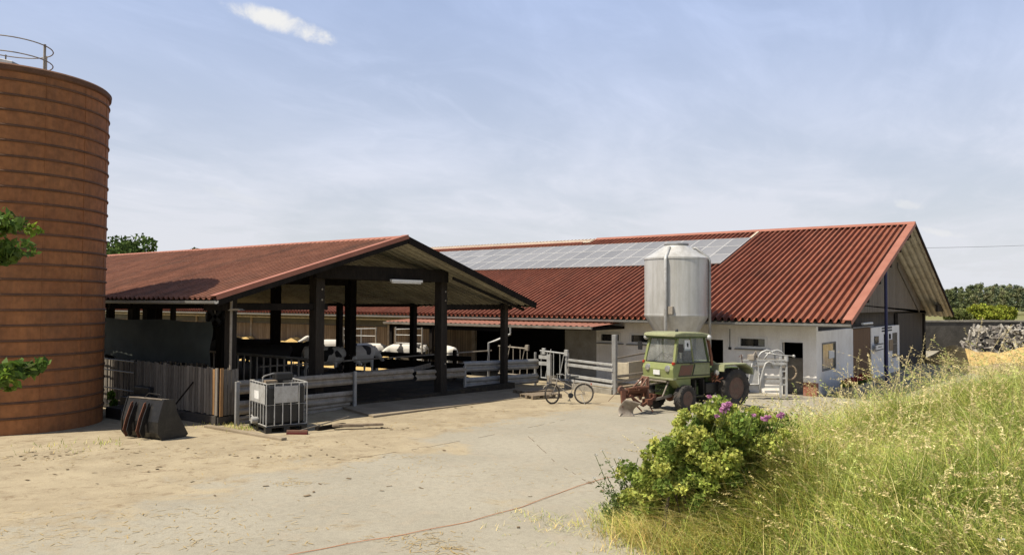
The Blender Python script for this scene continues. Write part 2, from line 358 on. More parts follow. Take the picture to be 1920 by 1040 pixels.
M['apron'] = mat('sandy_concrete', (.40, .335, .245), (.31, .255, .18), rough=.95, scale=1.2, fine=40, fine_amt=.15, dirt=(.20, .15, .095), dirt_scale=2.5, dirt_amt=.6, bump=.25, spec=.1)
M['floor'] = mat('shade_darkened_barn_floor', (.062, .053, .041), (.040, .034, .027), rough=.95, scale=1.2, fine=12, fine_amt=.3, dirt=(.15, .11, .065), dirt_scale=1.6, dirt_amt=.6, spec=.1)  # soiled floor, its colour lowered further for the barn's shade

M['soffit2'] = mat('bounce_lit_sheet_underside', (.74, .70, .58), (.64, .59, .47), rough=.8, scale=1.2, fine=12, dirt=(.25, .21, .15), dirt_amt=.4, spec=.1)  # colour raised to carry sunlight bounced up under the roof

M['rim'] = mat('dusty_rim', (.20, .125, .095), (.14, .085, .065), rough=.85, scale=6, fine=40, dirt=(.20, .17, .13), dirt_scale=5, dirt_amt=.7)

M['stem'] = mat('green_stems', (.16, .20, .06), (.11, .14, .045), rough=.8, transl=.2)

# ------------------------------------------------------------------ world, sun, camera
SUN = Vector((-.53, .23, 1)).normalized()
EL = math.asin(SUN.z); AZ = math.atan2(SUN.x, SUN.y)
W = bpy.data.worlds.new('World'); S.world = W; W.use_nodes = True
N, L = W.node_tree.nodes, W.node_tree.links
bg = N['Background']
sky = N.new('ShaderNodeTexSky'); sky.sky_type = 'NISHITA'; sky.sun_disc = False
sky.sun_elevation = EL; sky.sun_rotation = AZ; sky.altitude = 100; sky.air_density = 1.0; sky.dust_density = 1.6; sky.ozone_density = 1.2
tc = N.new('ShaderNodeTexCoord'); sp = N.new('ShaderNodeSeparateXYZ'); L.new(tc.outputs['Generated'], sp.inputs[0])
def mth(op, a, b=None, clamp=False):
    n = N.new('ShaderNodeMath'); n.operation = op; n.use_clamp = clamp
    for i, x in enumerate((a, b)):
        if x is None: continue
        if isinstance(x, (int, float)): n.inputs[i].default_value = x
        else: L.new(x, n.inputs[i])
    return n.outputs[0]
def rng_(v, a, b, c=0.0, d=1.0, smooth=True):
    n = N.new('ShaderNodeMapRange'); n.interpolation_type = 'SMOOTHSTEP' if smooth else 'LINEAR'
    n.inputs['From Min'].default_value = a; n.inputs['From Max'].default_value = b; n.inputs['To Min'].default_value = c; n.inputs['To Max'].default_value = d
    L.new(v, n.inputs['Value']); return n.outputs['Result']
def noise_(vec, scale, detail=6, rough=.55, dist=0.0):
    n = N.new('ShaderNodeTexNoise'); n.inputs['Scale'].default_value = scale; n.inputs['Detail'].default_value = detail
    n.inputs['Roughness'].default_value = rough; n.inputs['Distortion'].default_value = dist; L.new(vec, n.inputs['Vector']); return n.outputs['Fac']
zc = mth('ADD', mth('MAXIMUM', sp.outputs['Z'], 0.0), .16)
cu, cv = mth('DIVIDE', sp.outputs['X'], zc), mth('DIVIDE', sp.outputs['Y'], zc)
cb = N.new('ShaderNodeCombineXYZ'); L.new(cu, cb.inputs[0]); L.new(cv, cb.inputs[1])
mp = N.new('ShaderNodeMapping'); mp.inputs['Rotation'].default_value = (0, 0, R(-50)); mp.inputs['Scale'].default_value = (.8, 1.3, 1); mp.inputs['Location'].default_value = (3.3, 1.2, 0)
L.new(cb.outputs[0], mp.inputs[0])
c1 = rng_(noise_(mp.outputs[0], .85, 8, .58, .6), .36, .78)
c2 = rng_(noise_(mp.outputs[0], 2.6, 8, .62, 1.0), .42, .85)
hz = rng_(sp.outputs['Z'], -.02, .40, 1.0, 0.0)                    # thin high veil is denser towards the horizon
veil = mth('ADD', mth('MULTIPLY', c1, .38), mth('MULTIPLY', c2, .20))
veil = mth('ADD', mth('MULTIPLY', veil, mth('ADD', mth('MULTIPLY', hz, .35), .65)), mth('ADD', mth('MULTIPLY', hz, .26), .52), clamp=True)
veil = mth('MULTIPLY', veil, rng_(sp.outputs['Z'], .34, .75, 1.0, .12))
vcol = N.new('ShaderNodeMix'); vcol.data_type = 'RGBA'; vcol.inputs[6].default_value = (6.0, 7.45, 11.2, 1); vcol.inputs[7].default_value = (7.6, 7.75, 8.2, 1); L.new(rng_(sp.outputs['Z'], .02, .50, 1.0, 0.0), vcol.inputs[0])
# two small fair-weather clouds, at fixed directions
def puff(cdir, wx, wz, seed):
    cd = Vector(cdir).normalized(); sx = Vector((cd.y, -cd.x, 0)).normalized(); sz = sx.cross(cd)
    def dot(v):
        n = N.new('ShaderNodeVectorMath'); n.operation = 'DOT_PRODUCT'; L.new(tc.outputs['Generated'], n.inputs[0]); n.inputs[1].default_value = v; return n.outputs['Value']
    a, b, c = dot(sx), dot(sz), dot(cd)
    b = mth('ADD', b, mth('MULTIPLY', a, .22))
    e = mth('ADD', mth('POWER', mth('DIVIDE', mth('ABSOLUTE', a), wx), 2.0), mth('POWER', mth('DIVIDE', mth('ABSOLUTE', b), wz), 2.0))
    nz = noise_(tc.outputs['Generated'], seed, 7, .6, .3)
    q = mth('SUBTRACT', mth('ADD', 1.0, mth('MULTIPLY', mth('SUBTRACT', nz, .5), 4.2)), e)
    return mth('MULTIPLY', rng_(q, -.7, 1.1), mth('GREATER_THAN', c, 0.0))
def updir(u, v): return Fv + Rv*((u-960)/FPX) - Uv*((v-520)/FPX)
pf = mth('ADD', puff(updir(528, 42), .047, .011, 38), mth('MULTIPLY', puff(updir(1705, 384), .014, .005, 60), .35), clamp=True)
pf = mth('ADD', pf, mth('MULTIPLY', puff(updir(1765, 436), .02, .004, 50), .35), clamp=True)
pf = mth('ADD', pf, mth('MULTIPLY', puff(updir(440, 368), .04, .006, 45), .12), clamp=True)
skc = N.new('ShaderNodeMix'); skc.data_type = 'RGBA'; L.new(vcol.outputs[2], skc.inputs[7])
L.new(veil, skc.inputs[0]); L.new(sky.outputs[0], skc.inputs[6])
sk2 = N.new('ShaderNodeMix'); sk2.data_type = 'RGBA'; sk2.inputs[7].default_value = (9.6, 9.4, 8.9, 1)
L.new(mth('MULTIPLY', pf, .85), sk2.inputs[0]); L.new(skc.outputs[2], sk2.inputs[6])
L.new(sk2.outputs[2], bg.inputs['Color']); bg.inputs['Strength'].default_value = 0.073

sl = bpy.data.lights.new('sun', 'SUN'); sl.energy = 5.0; sl.angle = R(.53); sl.color = (1.0, .91, .76)
so = bpy.data.objects.new('sun', sl); COL.objects.link(so); so.rotation_euler = SUN.to_track_quat('Z', 'Y').to_euler(); so.location = (0, 0, 30)

cd = bpy.data.cameras.new('camera'); cd.sensor_width = 36; cd.lens = FPX/1920*36; cd.clip_end = 6000; cd.clip_start = .05
co = bpy.data.objects.new('camera', cd); COL.objects.link(co)
co.matrix_world = Matrix(((Rv.x, Uv.x, -Fv.x, 0), (Rv.y, Uv.y, -Fv.y, 0), (Rv.z, Uv.z, -Fv.z, 0), (0, 0, 0, 1)))
S.camera = co
S.view_settings.view_transform = 'Standard'; S.view_settings.look = 'None'; S.view_settings.exposure = 0.45; S.view_settings.gamma = 1
S.render.engine = 'CYCLES'

# ------------------------------------------------------------------ ground
def ground_mat():
    m = bpy.data.materials.new('yard_concrete'); N, L = nodes_of(m); b = N['Principled BSDF']
    tc = N.new('ShaderNodeTexCoord'); P = tc.outputs['Object']
    def noi(s, d=6, r=.6, vec=P, dist=0):
        n = N.new('ShaderNodeTexNoise'); n.inputs['Scale'].default_value = s; n.inputs['Detail'].default_value = d; n.inputs['Roughness'].default_value = r; n.inputs['Distortion'].default_value = dist
        L.new(vec, n.inputs['Vector']); return n.outputs['Fac']
    def ramp(v, a, b, c=0., d=1.):
        n = N.new('ShaderNodeMapRange'); n.interpolation_type = 'SMOOTHSTEP'; n.inputs['From Min'].default_value = a; n.inputs['From Max'].default_value = b; n.inputs['To Min'].default_value = c; n.inputs['To Max'].default_value = d
        L.new(v, n.inputs['Value']); return n.outputs['Result']
    def mix(f, a, b_):
        n = N.new('ShaderNodeMix'); n.data_type = 'RGBA'
        if isinstance(f, float): n.inputs[0].default_value = f
        else: L.new(f, n.inputs[0])
        for i, x in ((6, a), (7, b_)):
            if isinstance(x, tuple): n.inputs[i].default_value = lin(dk(x, KA))
            else: L.new(x, n.inputs[i])
        return n.outputs[2]
    def ma(op, a, b_):
        n = N.new('ShaderNodeMath'); n.operation = op
        for i, x in enumerate((a, b_)):
            if isinstance(x, float): n.inputs[i].default_value = x
            else: L.new(x, n.inputs[i])
        return n.outputs[0]
    at = N.new('ShaderNodeAttribute'); at.attribute_name = 'sand'
    se = N.new('ShaderNodeSeparateColor'); L.new(at.outputs['Color'], se.inputs[0])
    conc = mix(ramp(noi(.35), .35, .65), (.435, .40, .315), (.38, .35, .275))
    conc = mix(ramp(noi(9, 8, .7), .40, .72, 0, .35), conc, (.25, .22, .175))
    conc = mix(ramp(noi(1.4, 9, .72, dist=.6), .50, .70, 0, .45), conc, (.47, .40, .30))
    sand = mix(ramp(noi(1.1, 8, .65), .35, .65), (.475, .40, .27), (.385, .32, .215))
    sand = mix(ramp(noi(3.2, 9, .75, dist=.8), .50, .68, 0, .7), sand, (.23, .165, .10))
    f = ramp(ma('ADD', se.outputs[0], ma('MULTIPLY', ma('SUBTRACT', noi(.9, 9, .7, dist=.5), .5), 2.2)), .32, .75)
    c = mix(f, conc, sand)
    grass = mix(ramp(noi(.25, 8, .7), .35, .65), (.16, .18, .05), (.24, .21, .08))
    c = mix(se.outputs[1], c, grass)
    n2 = N.new('ShaderNodeVectorMath'); n2.operation = 'SCALE'; L.new(c, n2.inputs[0]); L.new(ramp(noi(70, 3), .25, .75, .86, 1.14), n2.inputs['Scale'])
    L.new(n2.outputs[0], b.inputs['Base Color']); b.inputs['Roughness'].default_value = .95; b.inputs['Specular IOR Level'].default_value = .15
    bp = N.new('ShaderNodeBump'); bp.inputs['Strength'].default_value = .35; bp.inputs['Distance'].default_value = .03
    L.new(noi(14, 8, .7), bp.inputs['Height']); L.new(bp.outputs[0], b.inputs['Normal'])
    return m
M['yard'] = ground_mat()
def sstep(a, b, x):
    t = min(max((x-a)/(b-a), 0), 1); return t*t*(3-2*t)
def axis(lo, hi, step, far):
    a = list(np.arange(lo, hi+.01, step)); e = []; s_ = step
    x = hi
    while x < far: s_ *= 1.5; x += s_; e.append(x)
    x = lo; s_ = step; b = []
    while x > -far: s_ *= 1.5; x -= s_; b.append(x)
    return b[::-1]+a+e
gx, gy = axis(-6, 40, .5, 3500), axis(-4, 34, .5, 3500)
GV = np.array([(x, y, gz(x)) for x in gx for y in gy], np.float32)
ny = len(gy); GF = np.array([(i*ny+j, (i+1)*ny+j, (i+1)*ny+j+1, i*ny+j+1) for i in range(len(gx)-1) for j in range(ny-1)], np.int32)
def sandiness(x, y):
    v = Vector((x, y, 0)); d = v.dot(Fh); r = v.dot(Rh)
    s = .16
    s += .75*sstep(3.6, .2, abs((y-15.0)-.10*(x-11)) if x < 13 else abs(y-15.4))         # trodden strip along the barns
    s += .45*sstep(8.5, 4.5, d+.25*r+6) if r < 0 else 0
    s += .75*sstep(16.5, 20, y)*1.0
    s += .5*sstep(1.6, .0, abs(d-16.0-.12*(r+6)))*(1 if r < -1 else 0)
    s += .55*sstep(17, 24, x)*sstep(10.5, 13.5, y)
    s += .4*sstep(-4, -7, r+.5*(10-d))
    return min(s, 1.25)
T = np.zeros((len(GV), 3), np.float32)
for i, (x, y, z) in enumerate(GV):
    T[i] = (sandiness(x, y), 1.0 if (x > 70 or y > 62 or x < -25 or y < -25) else 0, 0)
g = np_mesh('ground', GV, GF, 'yard', tint=None)
a = g.data.color_attributes.new('sand', 'FLOAT_COLOR', 'POINT'); cc = np.ones((len(GV), 4), np.float32); cc[:, :3] = T; a.data.foreach_set('color', cc.ravel())
tag(g, kind='structure')

# ------------------------------------------------------------------ tall rust-brown silo
SC = rd(-12.41, 19.2, gz(8)); SR, STOP = 2.2, 5.22
silo = thing('tower_silo', 'tall rust-brown round silo with closely spaced dark steel bands', 'silo', SC)
MB().lathe([(SR, gz(8)-.15), (SR, STOP)], (SC.x, SC.y, 0), 96, cap=False).build('silo_wall', 'rustsilo', silo, smooth=True)
sv = MB()
for k in range(14):
    an = 2*math.pi*k/14+.2; q = (SC.x+(SR+.004)*math.cos(an), SC.y+(SR+.004)*math.sin(an)); sv.beam((q[0], q[1], gz(8)-.1), (q[0], q[1], STOP-.1), .02, .012, up=(math.cos(an), math.sin(an), 0))
sv.build('plate_seams', 'rustsilo', silo)
zb = STOP-.30; bands = []
while zb > gz(8)+.15: bands.append(zb); zb -= .343
for z in bands:
    MB().lathe([(SR-.004, z-.03), (SR+.022, z-.022), (SR+.03, z), (SR+.022, z+.022), (SR-.004, z+.03)], (SC.x, SC.y, 0), 96, cap=False).build('steel_band', 'rustdark', silo, smooth=True, angle=180)
MB().lathe([(SR+.012, STOP-.12), (SR+.05, STOP-.09), (SR+.06, STOP+.01), (SR+.02, STOP+.05), (1.1, STOP+.26), (0, STOP+.34)], (SC.x, SC.y, 0), 96).build('silo_roof', 'rustdark', silo, smooth=True)
rl = MB()
for z, rr in ((STOP+.66, .92), (STOP+1.02, .92)):
    rl.tube([(SC.x+rr*math.cos(2*math.pi*i/40), SC.y+rr*math.sin(2*math.pi*i/40), z) for i in range(40)], .014, 6, closed=True)
for an in (10, 75, 140, 205, 300):
    q = Vector((SC.x+.92*math.cos(R(an)), SC.y+.92*math.sin(R(an)), 0)); rl.tube([(q.x, q.y, STOP+.22), (q.x, q.y, STOP+1.05)], .03 if an == 300 else .018, 6)
rl.build('top_railing', 'galvdull', silo, smooth=True)
hb = MB(); c0 = rd(-12.15, 18.3); hb.prism([(-.55, 0), (.38, -.10), (.38, .12), (-.55, .34)], (c0.x, c0.y, STOP+.27), Rh, (0, 0, 1), Fh*.5); hb.build('roof_hatch', 'galv', silo, bevel=.01)

# ------------------------------------------------------------------ open cattle barn (left)
b1 = thing('cattle_barn', 'open-sided timber cattle barn with weathered red sheet roof and dark posts', 'barn', (17.4, 16.8, -3.15))
xe, ze, xr, zr, xo, zo = 10.913, .039, 17.436, 1.947, 24.334, -.07
Y0, Y1 = 16.816, 58.0
corr(xe, ze, xr, zr, Y0+.02, Y1, .237, .065, nseg=4, wob=.004).build('roof_sheet', 'roof1', b1)
corr(xr, zr, xo, zo, Y0+.02, Y1, .237, .036, nseg=2).build('roof_sheet', 'roof1', b1)
corr(xe+.05, ze-.028, xr, zr-.03, Y0+.03, Y1, .237, .034, nseg=1).build('roof_underside', 'darkwood', b1)  # left sheeting coloured near black to hold the shade under this slope
corr(xr, zr-.03, xo-.05, zo-.012, Y0+.03, Y1, .30, .10, lift=-.115).build('roof_underside', 'roofunder', b1)
def slope1(x): return ze+(x-xe)*(zr-ze)/(xr-xe) if x <= xr else zr+(x-xr)*(zo-zr)/(xo-xr)
rc = MB(); rc.prism([(-.22, -.06), (0, .075), (.22, -.06), (.22, -.045), (0, .09), (-.22, -.045)], (xr, Y0, zr), (1, 0, 0), (0, 0, 1), (0, Y1-Y0, 0)); rc.build('ridge_cap', 'flash', b1)
# verge flashing and barge boards
n1 = Vector((-(zr-ze), 0, xr-xe)).normalized(); d1 = Vector((xr-xe, 0, zr-ze)).normalized()
fl = MB(); fl.beam(Vector((xe, Y0+.07, ze))+n1*.10-d1*.03, Vector((xr, Y0+.07, zr))+n1*.10, .24, .02, up=n1); fl.build('verge_flashing', 'flash', b1)
MB().beam(Vector((xe, Y0-.012, ze-.065)), Vector((xr, Y0-.012, zr-.065)), .035, .18, up=n1).build('barge_board', 'darkwood', b1)
MB().beam(Vector((xe-.02, Y0-.036, ze+.045)), Vector((xr, Y0-.036, zr+.045)), .012, .12, up=n1).build('verge_trim', 'flash', b1)
MB().beam(Vector((xr, Y0-.012, zr-.05)), Vector((xo, Y0-.012, zo-.05)), .035, .21).build('barge_board', 'darkwood', b1)
# gutter with brackets on the left eave
gt = MB(); gt.prism([(-.12, 0), (-.11, -.06), (-.04, -.085), (.02, -.06), (.03, 0), (.018, 0), (.01, -.05), (-.04, -.072), (-.10, -.05), (-.108, 0)], (xe-.02, Y0-.1, ze-.03), (1, 0, 0), (0, 0, 1), (0, Y1-Y0, 0)); gt.build('gutter', 'gutter', b1)
# trusses
rowsX = (12.05, 15.0, 20.45, 23.9)
for k in range(9):
    y = 18.15+4.55*k if k else 17.9
    for j, x in enumerate(rowsX if k else (12.05, 14.85, 20.2, 23.8)):
        wd = .31 if j in (1, 2) else .22
        top = slope1(x)-.12
        MB().box(x-wd/2, x+wd/2, y-wd/2, y+wd/2, gz(x)-.05, top).build('post', 'postwood' if k == 0 else 'darkwood', b1, bevel=.012 if k == 0 else 0)
    if k == 0:
        MB().box(14.5, 20.15, 17.52, 17.66, .66, 1.07).build('tie_beam', 'darkwood', b1, bevel=.01)
        MB().box(14.7, 19.9, 18.07, 18.17, .66, 1.02).build('tie_beam', 'darkwood', b1)
    else:
        MB().box(14.9, 20.5, y-.07, y+.07, .60, .95).build('tie_beam', 'darkwood', b1)
    MB().box(20.2, 24.2, y-.075, y+.075, -.27 if k == 0 else -.20, -.085).build('side_beam', 'darkwood', b1)
    MB().box(11.3, 15.2, y-.06, y+.06, -.24, -.06).build('side_beam', 'darkwood', b1)
MB().beam((20.0, 17.2, .80), (24.1, 17.2, -.28), .05, .10).build('verge_batten', 'darkwood', b1)
for x in (11.25, 12.6, 14.0, 15.6, 24.05):
    MB().box(x-.04, x+.04, Y0+.03, Y1, slope1(x)-.17, slope1(x)-.045).build('purlin', 'darkwood', b1)
bl = MB()
for x in (14.85, 20.2):
    for z in (.35, .05, -2.1):
        bl.lathe([(.03, -.02), (.03, 0), (.0, .0)], (x+.04, 17.9-.16, z), 8, axis='y')
bl.build('bolt_heads', 'galvdull', b1)
# steel corner pole with a flat bracket plate, front left
cp = MB(); cp.tube([(11.62, 17.25, -1.7), (11.62, 17.25, .02)], .032, 10); cp.build('corner_pole', 'galvdull', b1, smooth=True)
MB().prism([(-.17, 0), (.17, 0), (.09, .05), (-.09, .05)], (11.62, 17.12, -.235), Rh, (0, 0, 1), Fh*.3).build('bracket_plate', 'galvdull', b1)
fan = thing('barn_fan', 'small dark round fan hanging under the left eave of the cattle barn', 'fan', (12.3, 19.0, -.3))
MB().lathe([(.26, -.05), (.28, 0), (.26, .05)], (12.3, 19.0, -.42), 20, axis='y', cap=False).build('ring', 'blackplastic', fan, smooth=True)
fb = MB()
for i in range(4):
    an = R(45+90*i); fb.beam((12.3, 19.0, -.42), (12.3+.24*math.cos(an), 19.0, -.42+.24*math.sin(an)), .03, .09)
fb.build('blades', 'dark', fan)
MB().tube([(12.3, 19, -.15), (12.3, 19, -.42)], .012, 6).build('hanger', 'galvdull', fan)
lamp = thing('tube_lamp', 'white tube lamp hung below the front tie beam of the cattle barn', 'lamp', (18.0, 17.95, .86))
MB().box(17.35, 18.75, 17.4, 17.5, .62, .70).build('housing', 'whiteframe', lamp, bevel=.01)
MB().tube([(17.4, 17.45, .60), (18.7, 17.45, .60)], .022, 8).build('tube', 'lampglow', lamp, smooth=True)

net = MB(); nv = []; nf = []; cols = 40
for i in range(cols+1):
    y = 18.35+11.5*i/cols
    for j in range(7):
        t = j/6
        zt_, zb_ = -.53-.03*math.sin(i*.55)*.6, -1.68+.05*math.sin(i*.4)+.03*math.sin(i*1.1)
        nv.append((11.78+.035*math.sin(i*.8+j*.9)+.03*math.sin(j*1.4+i*.21), y, zt_+(zb_-zt_)*t))
for i in range(cols):
    for j in range(6): nf.append((i*7+j, (i+1)*7+j, (i+1)*7+j+1, i*7+j+1))
no = net.add(nv, nf).build('wind_net', 'net', None, smooth=True, angle=180)
tag(no, 'dark green windbreak net stretched along the left side of the cattle barn', 'net')

# ------------------------------------------------------------------ picket fence below the net
pf_ = thing('board_fence', 'weathered grey upright board fence on a dark plinth under the green net', 'fence', (11.5, 18, -3.05))
y = 17.35; i = 0
while y < 24.6:
    wv = .085+.03*random.random()
    MB().box(11.33+random.uniform(-.008, .008), 11.36+random.uniform(0, .006), y, y+wv, -2.80+random.uniform(-.02, .02), -1.66+random.uniform(-.03, .03)).build('board', 'newwood' if i == 1 else 'greywood', pf_)
    y += wv+.018+.015*random.random(); i += 1
x = 11.37; i = 0
while x < 11.88:
    wv = .085; MB().box(x, x+wv, 17.28, 17.305, -2.82+random.uniform(-.02, .02), -1.68+random.uniform(-.03, .03)).build('board', 'newwood' if i == 0 else 'greywood', pf_); x += wv+.02; i += 1
for z in (-2.5, -1.95): MB().box(11.365, 11.42, 17.35, 24.6, z-.05, z+.05).build('rail', 'darkwood', pf_)
MB().box(11.30, 11.40, 17.36, 24.6, -3.2, -2.83).build('plinth', 'soot', pf_)
MB().box(11.34, 11.88, 17.31, 17.37, -3.2, -2.86).build('plinth', 'soot', pf_)
gtz = thing('bar_gate', 'dark steel bar gate between the tall silo and the grey board fence', 'gate', rd(-9.55, 20.7, -3.0))
gm = MB(); p0, p1 = rd(-10.2, 21.3), Vector((11.3, 24.4, 0))
for z in (-2.9, -2.45, -1.95, -1.65): gm.tube([(p0.x, p0.y, z), (p1.x, p1.y, z)], .02, 6)
for t in np.linspace(0, 1, 12): q = p0.lerp(p1, t); gm.tube([(q.x, q.y, -2.95), (q.x, q.y, -1.62)], .014, 6)
gm.build('bars', 'blackpaint', gtz, smooth=True)
bw = thing('board_wall', 'sunlit tan board wall with a pale green sheet on top, behind the bar gate', 'wall', (10.5, 31, -3.05))
wv_ = MB(); xx = 7.5
while xx < 11.55: wv_.box(xx, xx+.17, 28.0, 28.03, -2.75, -1.45); xx += .2
wv_.build('boards', 'tanwood', bw)
MB().prism([(0, 0), (.6, .22), (.6, .25), (0, .03)], (7.5, 27.6, -1.42), (0, 1, 0), (0, 0, 1), (4.0, 0, 0)).build('cover_sheet', 'palegreen', bw)
MB().box(7.5, 11.5, 28.2, 28.24, -1.3, -.75).build('upper_sheet', 'palegreen', bw)
st = MB()
for i in range(3): q = rd(-9.7+.12*i, 21.0+.5*i); st.box(q.x-.9, q.x+.9, q.y-.4, q.y+.4, -3.05, -2.75+.22*i)
so_ = st.build('trough', 'blackplastic', None, bevel=.03); tag(so_, 'black stepped heap of troughs in the shade beside the silo', 'trough')

# ------------------------------------------------------------------ big barn (right)
b2 = thing('livestock_barn', 'long white-walled livestock barn with big red ribbed roof and open gable overhang', 'barn', (41, 8.1, -3.43))
ax_, az_ = 41.088, 3.725; lx, lz = 28.669, -.655; rx = 53.508
ya, yb = 6.62, 62.0
corr(lx, lz, ax_, az_, ya+.26, yb, .262, .14, nseg=3, wob=.003).build('roof_sheet', 'roof2', b2)
corr(ax_, az_, rx, lz, ya+.02, yb, .277, .055, nseg=1).build('roof_sheet', 'roof2', b2)
corr(lx+.05, lz-.02, ax_, az_-.03, ya+.03, yb, .277, .05, lift=-.06).build('roof_underside', 'roofunder', b2)
corr(ax_, az_-.03, rx-.05, lz-.02, ya+.03, yb, .30, .06, lift=-.08).build('roof_underside', 'soffit2', b2)
n2 = Vector((-(az_-lz), 0, ax_-lx)).normalized(); d2 = Vector((ax_-lx, 0, az_-lz)).normalized()
n2r = Vector((n2.x*-1, 0, n2.z))
MB().beam(Vector((lx, ya+.14, lz))+n2*.12-d2*.06, Vector((ax_, ya+.14, az_))+n2*.12, .30, .02, up=n2).build('verge_flashing', 'flash', b2)
MB().beam(Vector((lx, ya-.012, lz))+n2*.045-d2*.06, Vector((ax_, ya-.012, az_))+n2*.045, .02, .17, up=n2).build('barge_board', 'flash', b2)
MB().beam(Vector((ax_, ya-.012, az_)), Vector((rx, ya-.012, lz)), .025, .17, up=n2r).build('barge_board', 'darkwood', b2)
MB().prism([(-.30, .03), (0, .16), (.30, .03), (.30, .045), (0, .18), (-.30, .045)], (ax_, ya, az_), (1, 0, 0), (0, 0, 1), (0, 17.3, 0)).build('ridge_cap', 'flash', b2)
# translucent ridge strip with its flashing, further back
MB().prism([(-.80, -.15), (0, .10), (.80, -.15), (.80, -.125), (0, .125), (-.80, -.125)], (ax_, ya+17.35, az_), (1, 0, 0), (0, 0, 1), (0, yb-ya-17.35, 0)).build('ridge_skylight', 'skylight', b2)
MB().beam(Vector((ax_-.98, ya+17.7, az_-.98*.3527))+n2*.17, Vector((ax_-.98, yb, az_-.98*.3527))+n2*.17, .10, .14, up=n2).build('skylight_flashing', 'flash', b2)
MB().beam(Vector((ax_-.3, 14.0, az_-.3*.3527))+n2*.15, Vector((39.55, 14.0, 3.182))+n2*.15, .12, .03, up=n2).build('joint_strip', 'skylight', b2)
MB().prism([(-.13, .0), (-.12, -.07), (-.06, -.10), (.02, -.07), (.03, 0)], (lx-.01, ya+.02, lz-.05), (1, 0, 0), (0, 0, 1), (0, yb-ya, 0)).build('gutter', 'gutter', b2)
for x in (29.4, 31.5, 33.6, 35.7, 37.8, 39.6):
    zz = az_-abs(x-ax_)*.3527
    MB().box(x-.07, x+.07, ya+.05, 9.5, zz-.30, zz-.09).build('purlin', 'postwood', b2)
MB().beam((ax_+.35, 6.9, az_-.42), (ax_+.35, 9, az_-.42), .3, .28).build('ridge_beam', 'darkwood', b2)
MB().box(50.2, 53.0, 7.0, 7.12, -.42, -.02).build('eave_beam', 'postwood', b2)
XW, YG, ZG = 29.75, 8.104, -3.55
holes = [(9.99, 10.93, -1.638, -1.349), (14.72, 15.64, -1.64, -1.345), (16.24, 17.1, -1.63, -1.345), (8.583, 9.331, -3.6, -1.44), (11.635, 12.25, -3.6, -1.43)]
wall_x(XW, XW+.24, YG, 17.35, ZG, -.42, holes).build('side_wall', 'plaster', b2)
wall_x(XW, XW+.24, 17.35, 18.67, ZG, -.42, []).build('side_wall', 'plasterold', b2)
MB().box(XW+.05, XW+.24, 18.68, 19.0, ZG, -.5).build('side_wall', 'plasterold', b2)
MB().box(XW-.004, XW, YG+.002, 8.583, ZG, -2.885).build('painted_plinth', 'redplinth', b2)
MB().box(XW+.003, XW+.24, YG-.004, YG, ZG, -2.9).build('painted_plinth', 'redplinth', b2)
def window(ya_, yb_, za_, zb_, tilt=False):
    f = MB(); e = .07
    f.box(XW-.03, XW+.06, ya_-e*1.4, ya_, za_-e*1.3, zb_+e); f.box(XW-.03, XW+.06, yb_, yb_+e*1.4, za_-e*1.3, zb_+e)
    f.box(XW-.028, XW+.06, ya_, yb_, zb_, zb_+e); f.box(XW-.028, XW+.06, ya_, yb_, za_-e*1.3, za_)
    fo = f.build('window', 'whiteframe', b2, bevel=.006)
    MB().box(XW+.07, XW+.085, ya_, yb_, za_, zb_).build('pane', 'darkglass', fo)
    MB().box(XW-.09, XW+.02, ya_-.22, yb_+.22, za_-e*1.3-.045, za_-e*1.3-.004).build('sill', 'sill', fo)
    return fo
w_ = window(9.99, 10.93, -1.638, -1.349)
MB().box(XW+.03, XW+.045, 10.0, 10.25, -1.63, -1.36).build('pane', 'notice', w_)
window(14.72, 15.64, -1.64, -1.345); window(16.24, 17.1, -1.63, -1.345)
df = MB(); df.box(XW-.02, XW+.1, 9.331, 9.43, ZG, -1.36); df.box(XW-.02, XW+.1, 8.583, 9.331, -1.44, -1.36)
MB().box(XW-.017, XW+.1, 9.331, 9.425, ZG, -1.36).build('door_frame', 'whiteframe', b2); MB().box(XW-.014, XW+.1, 8.583, 9.331, -1.438, -1.36).build('door_frame', 'whiteframe', b2)
MB().box(XW+.7, XW+.9, 8.6, 9.5, ZG, -2.05).build('inner_tank', 'galvdull', b2, bevel=.05)
MB().box(XW+.23, XW+.26, 12.26, 13.3, -2.6, -1.4).build('inner_panel', 'sill', b2)
MB().tube([(XW-.03, 11.35, -1.0), (XW-.03, 11.35, -1.72)], .014, 6).build('cable', 'blackplastic', b2)
MB().box(XW-.06, XW-.004, 11.30, 11.40, -1.80, -1.70).build('switch_box', 'blackplastic', b2)
# gable end
wall_y(YG, YG+.24, XW+.245, 35.25, ZG, -1.02, [(30.487, 32.429, -2.524, -1.467)]).build('gable_wall', 'plaster', b2)
gw = MB()
gw.box(30.487, 30.56, YG-.02, YG+.08, -2.524, -1.467); gw.box(32.36, 32.429, YG-.02, YG+.08, -2.524, -1.467); gw.box(30.56, 32.36, YG-.018, YG+.08, -1.53, -1.467); gw.box(30.56, 32.36, YG-.018, YG+.08, -2.524, -2.46)
gwo = gw.build('window', 'sill', b2)
MB().box(30.56, 32.36, YG+.03, YG+.045, -2.46, -1.53).build('pane', 'notice', gwo)
MB().box(31.55, 32.3, YG+.012, YG+.029, -2.1, -1.80).build('notice_sheet', 'white', gwo)
MB().box(35.25, 38.62, YG+.03, YG+.09, ZG+.05, -1.07).build('sliding_door', 'browndoor', b2)
MB().tube([(38.4, YG-.01, -2.2), (38.4, YG-.01, -2.05)], .03, 6).build('door_handle', 'galvlight', b2)
MB().box(35.0, 38.9, YG-.06, YG+.02, -1.04, -.98).build('door_track', 'sill', b2)
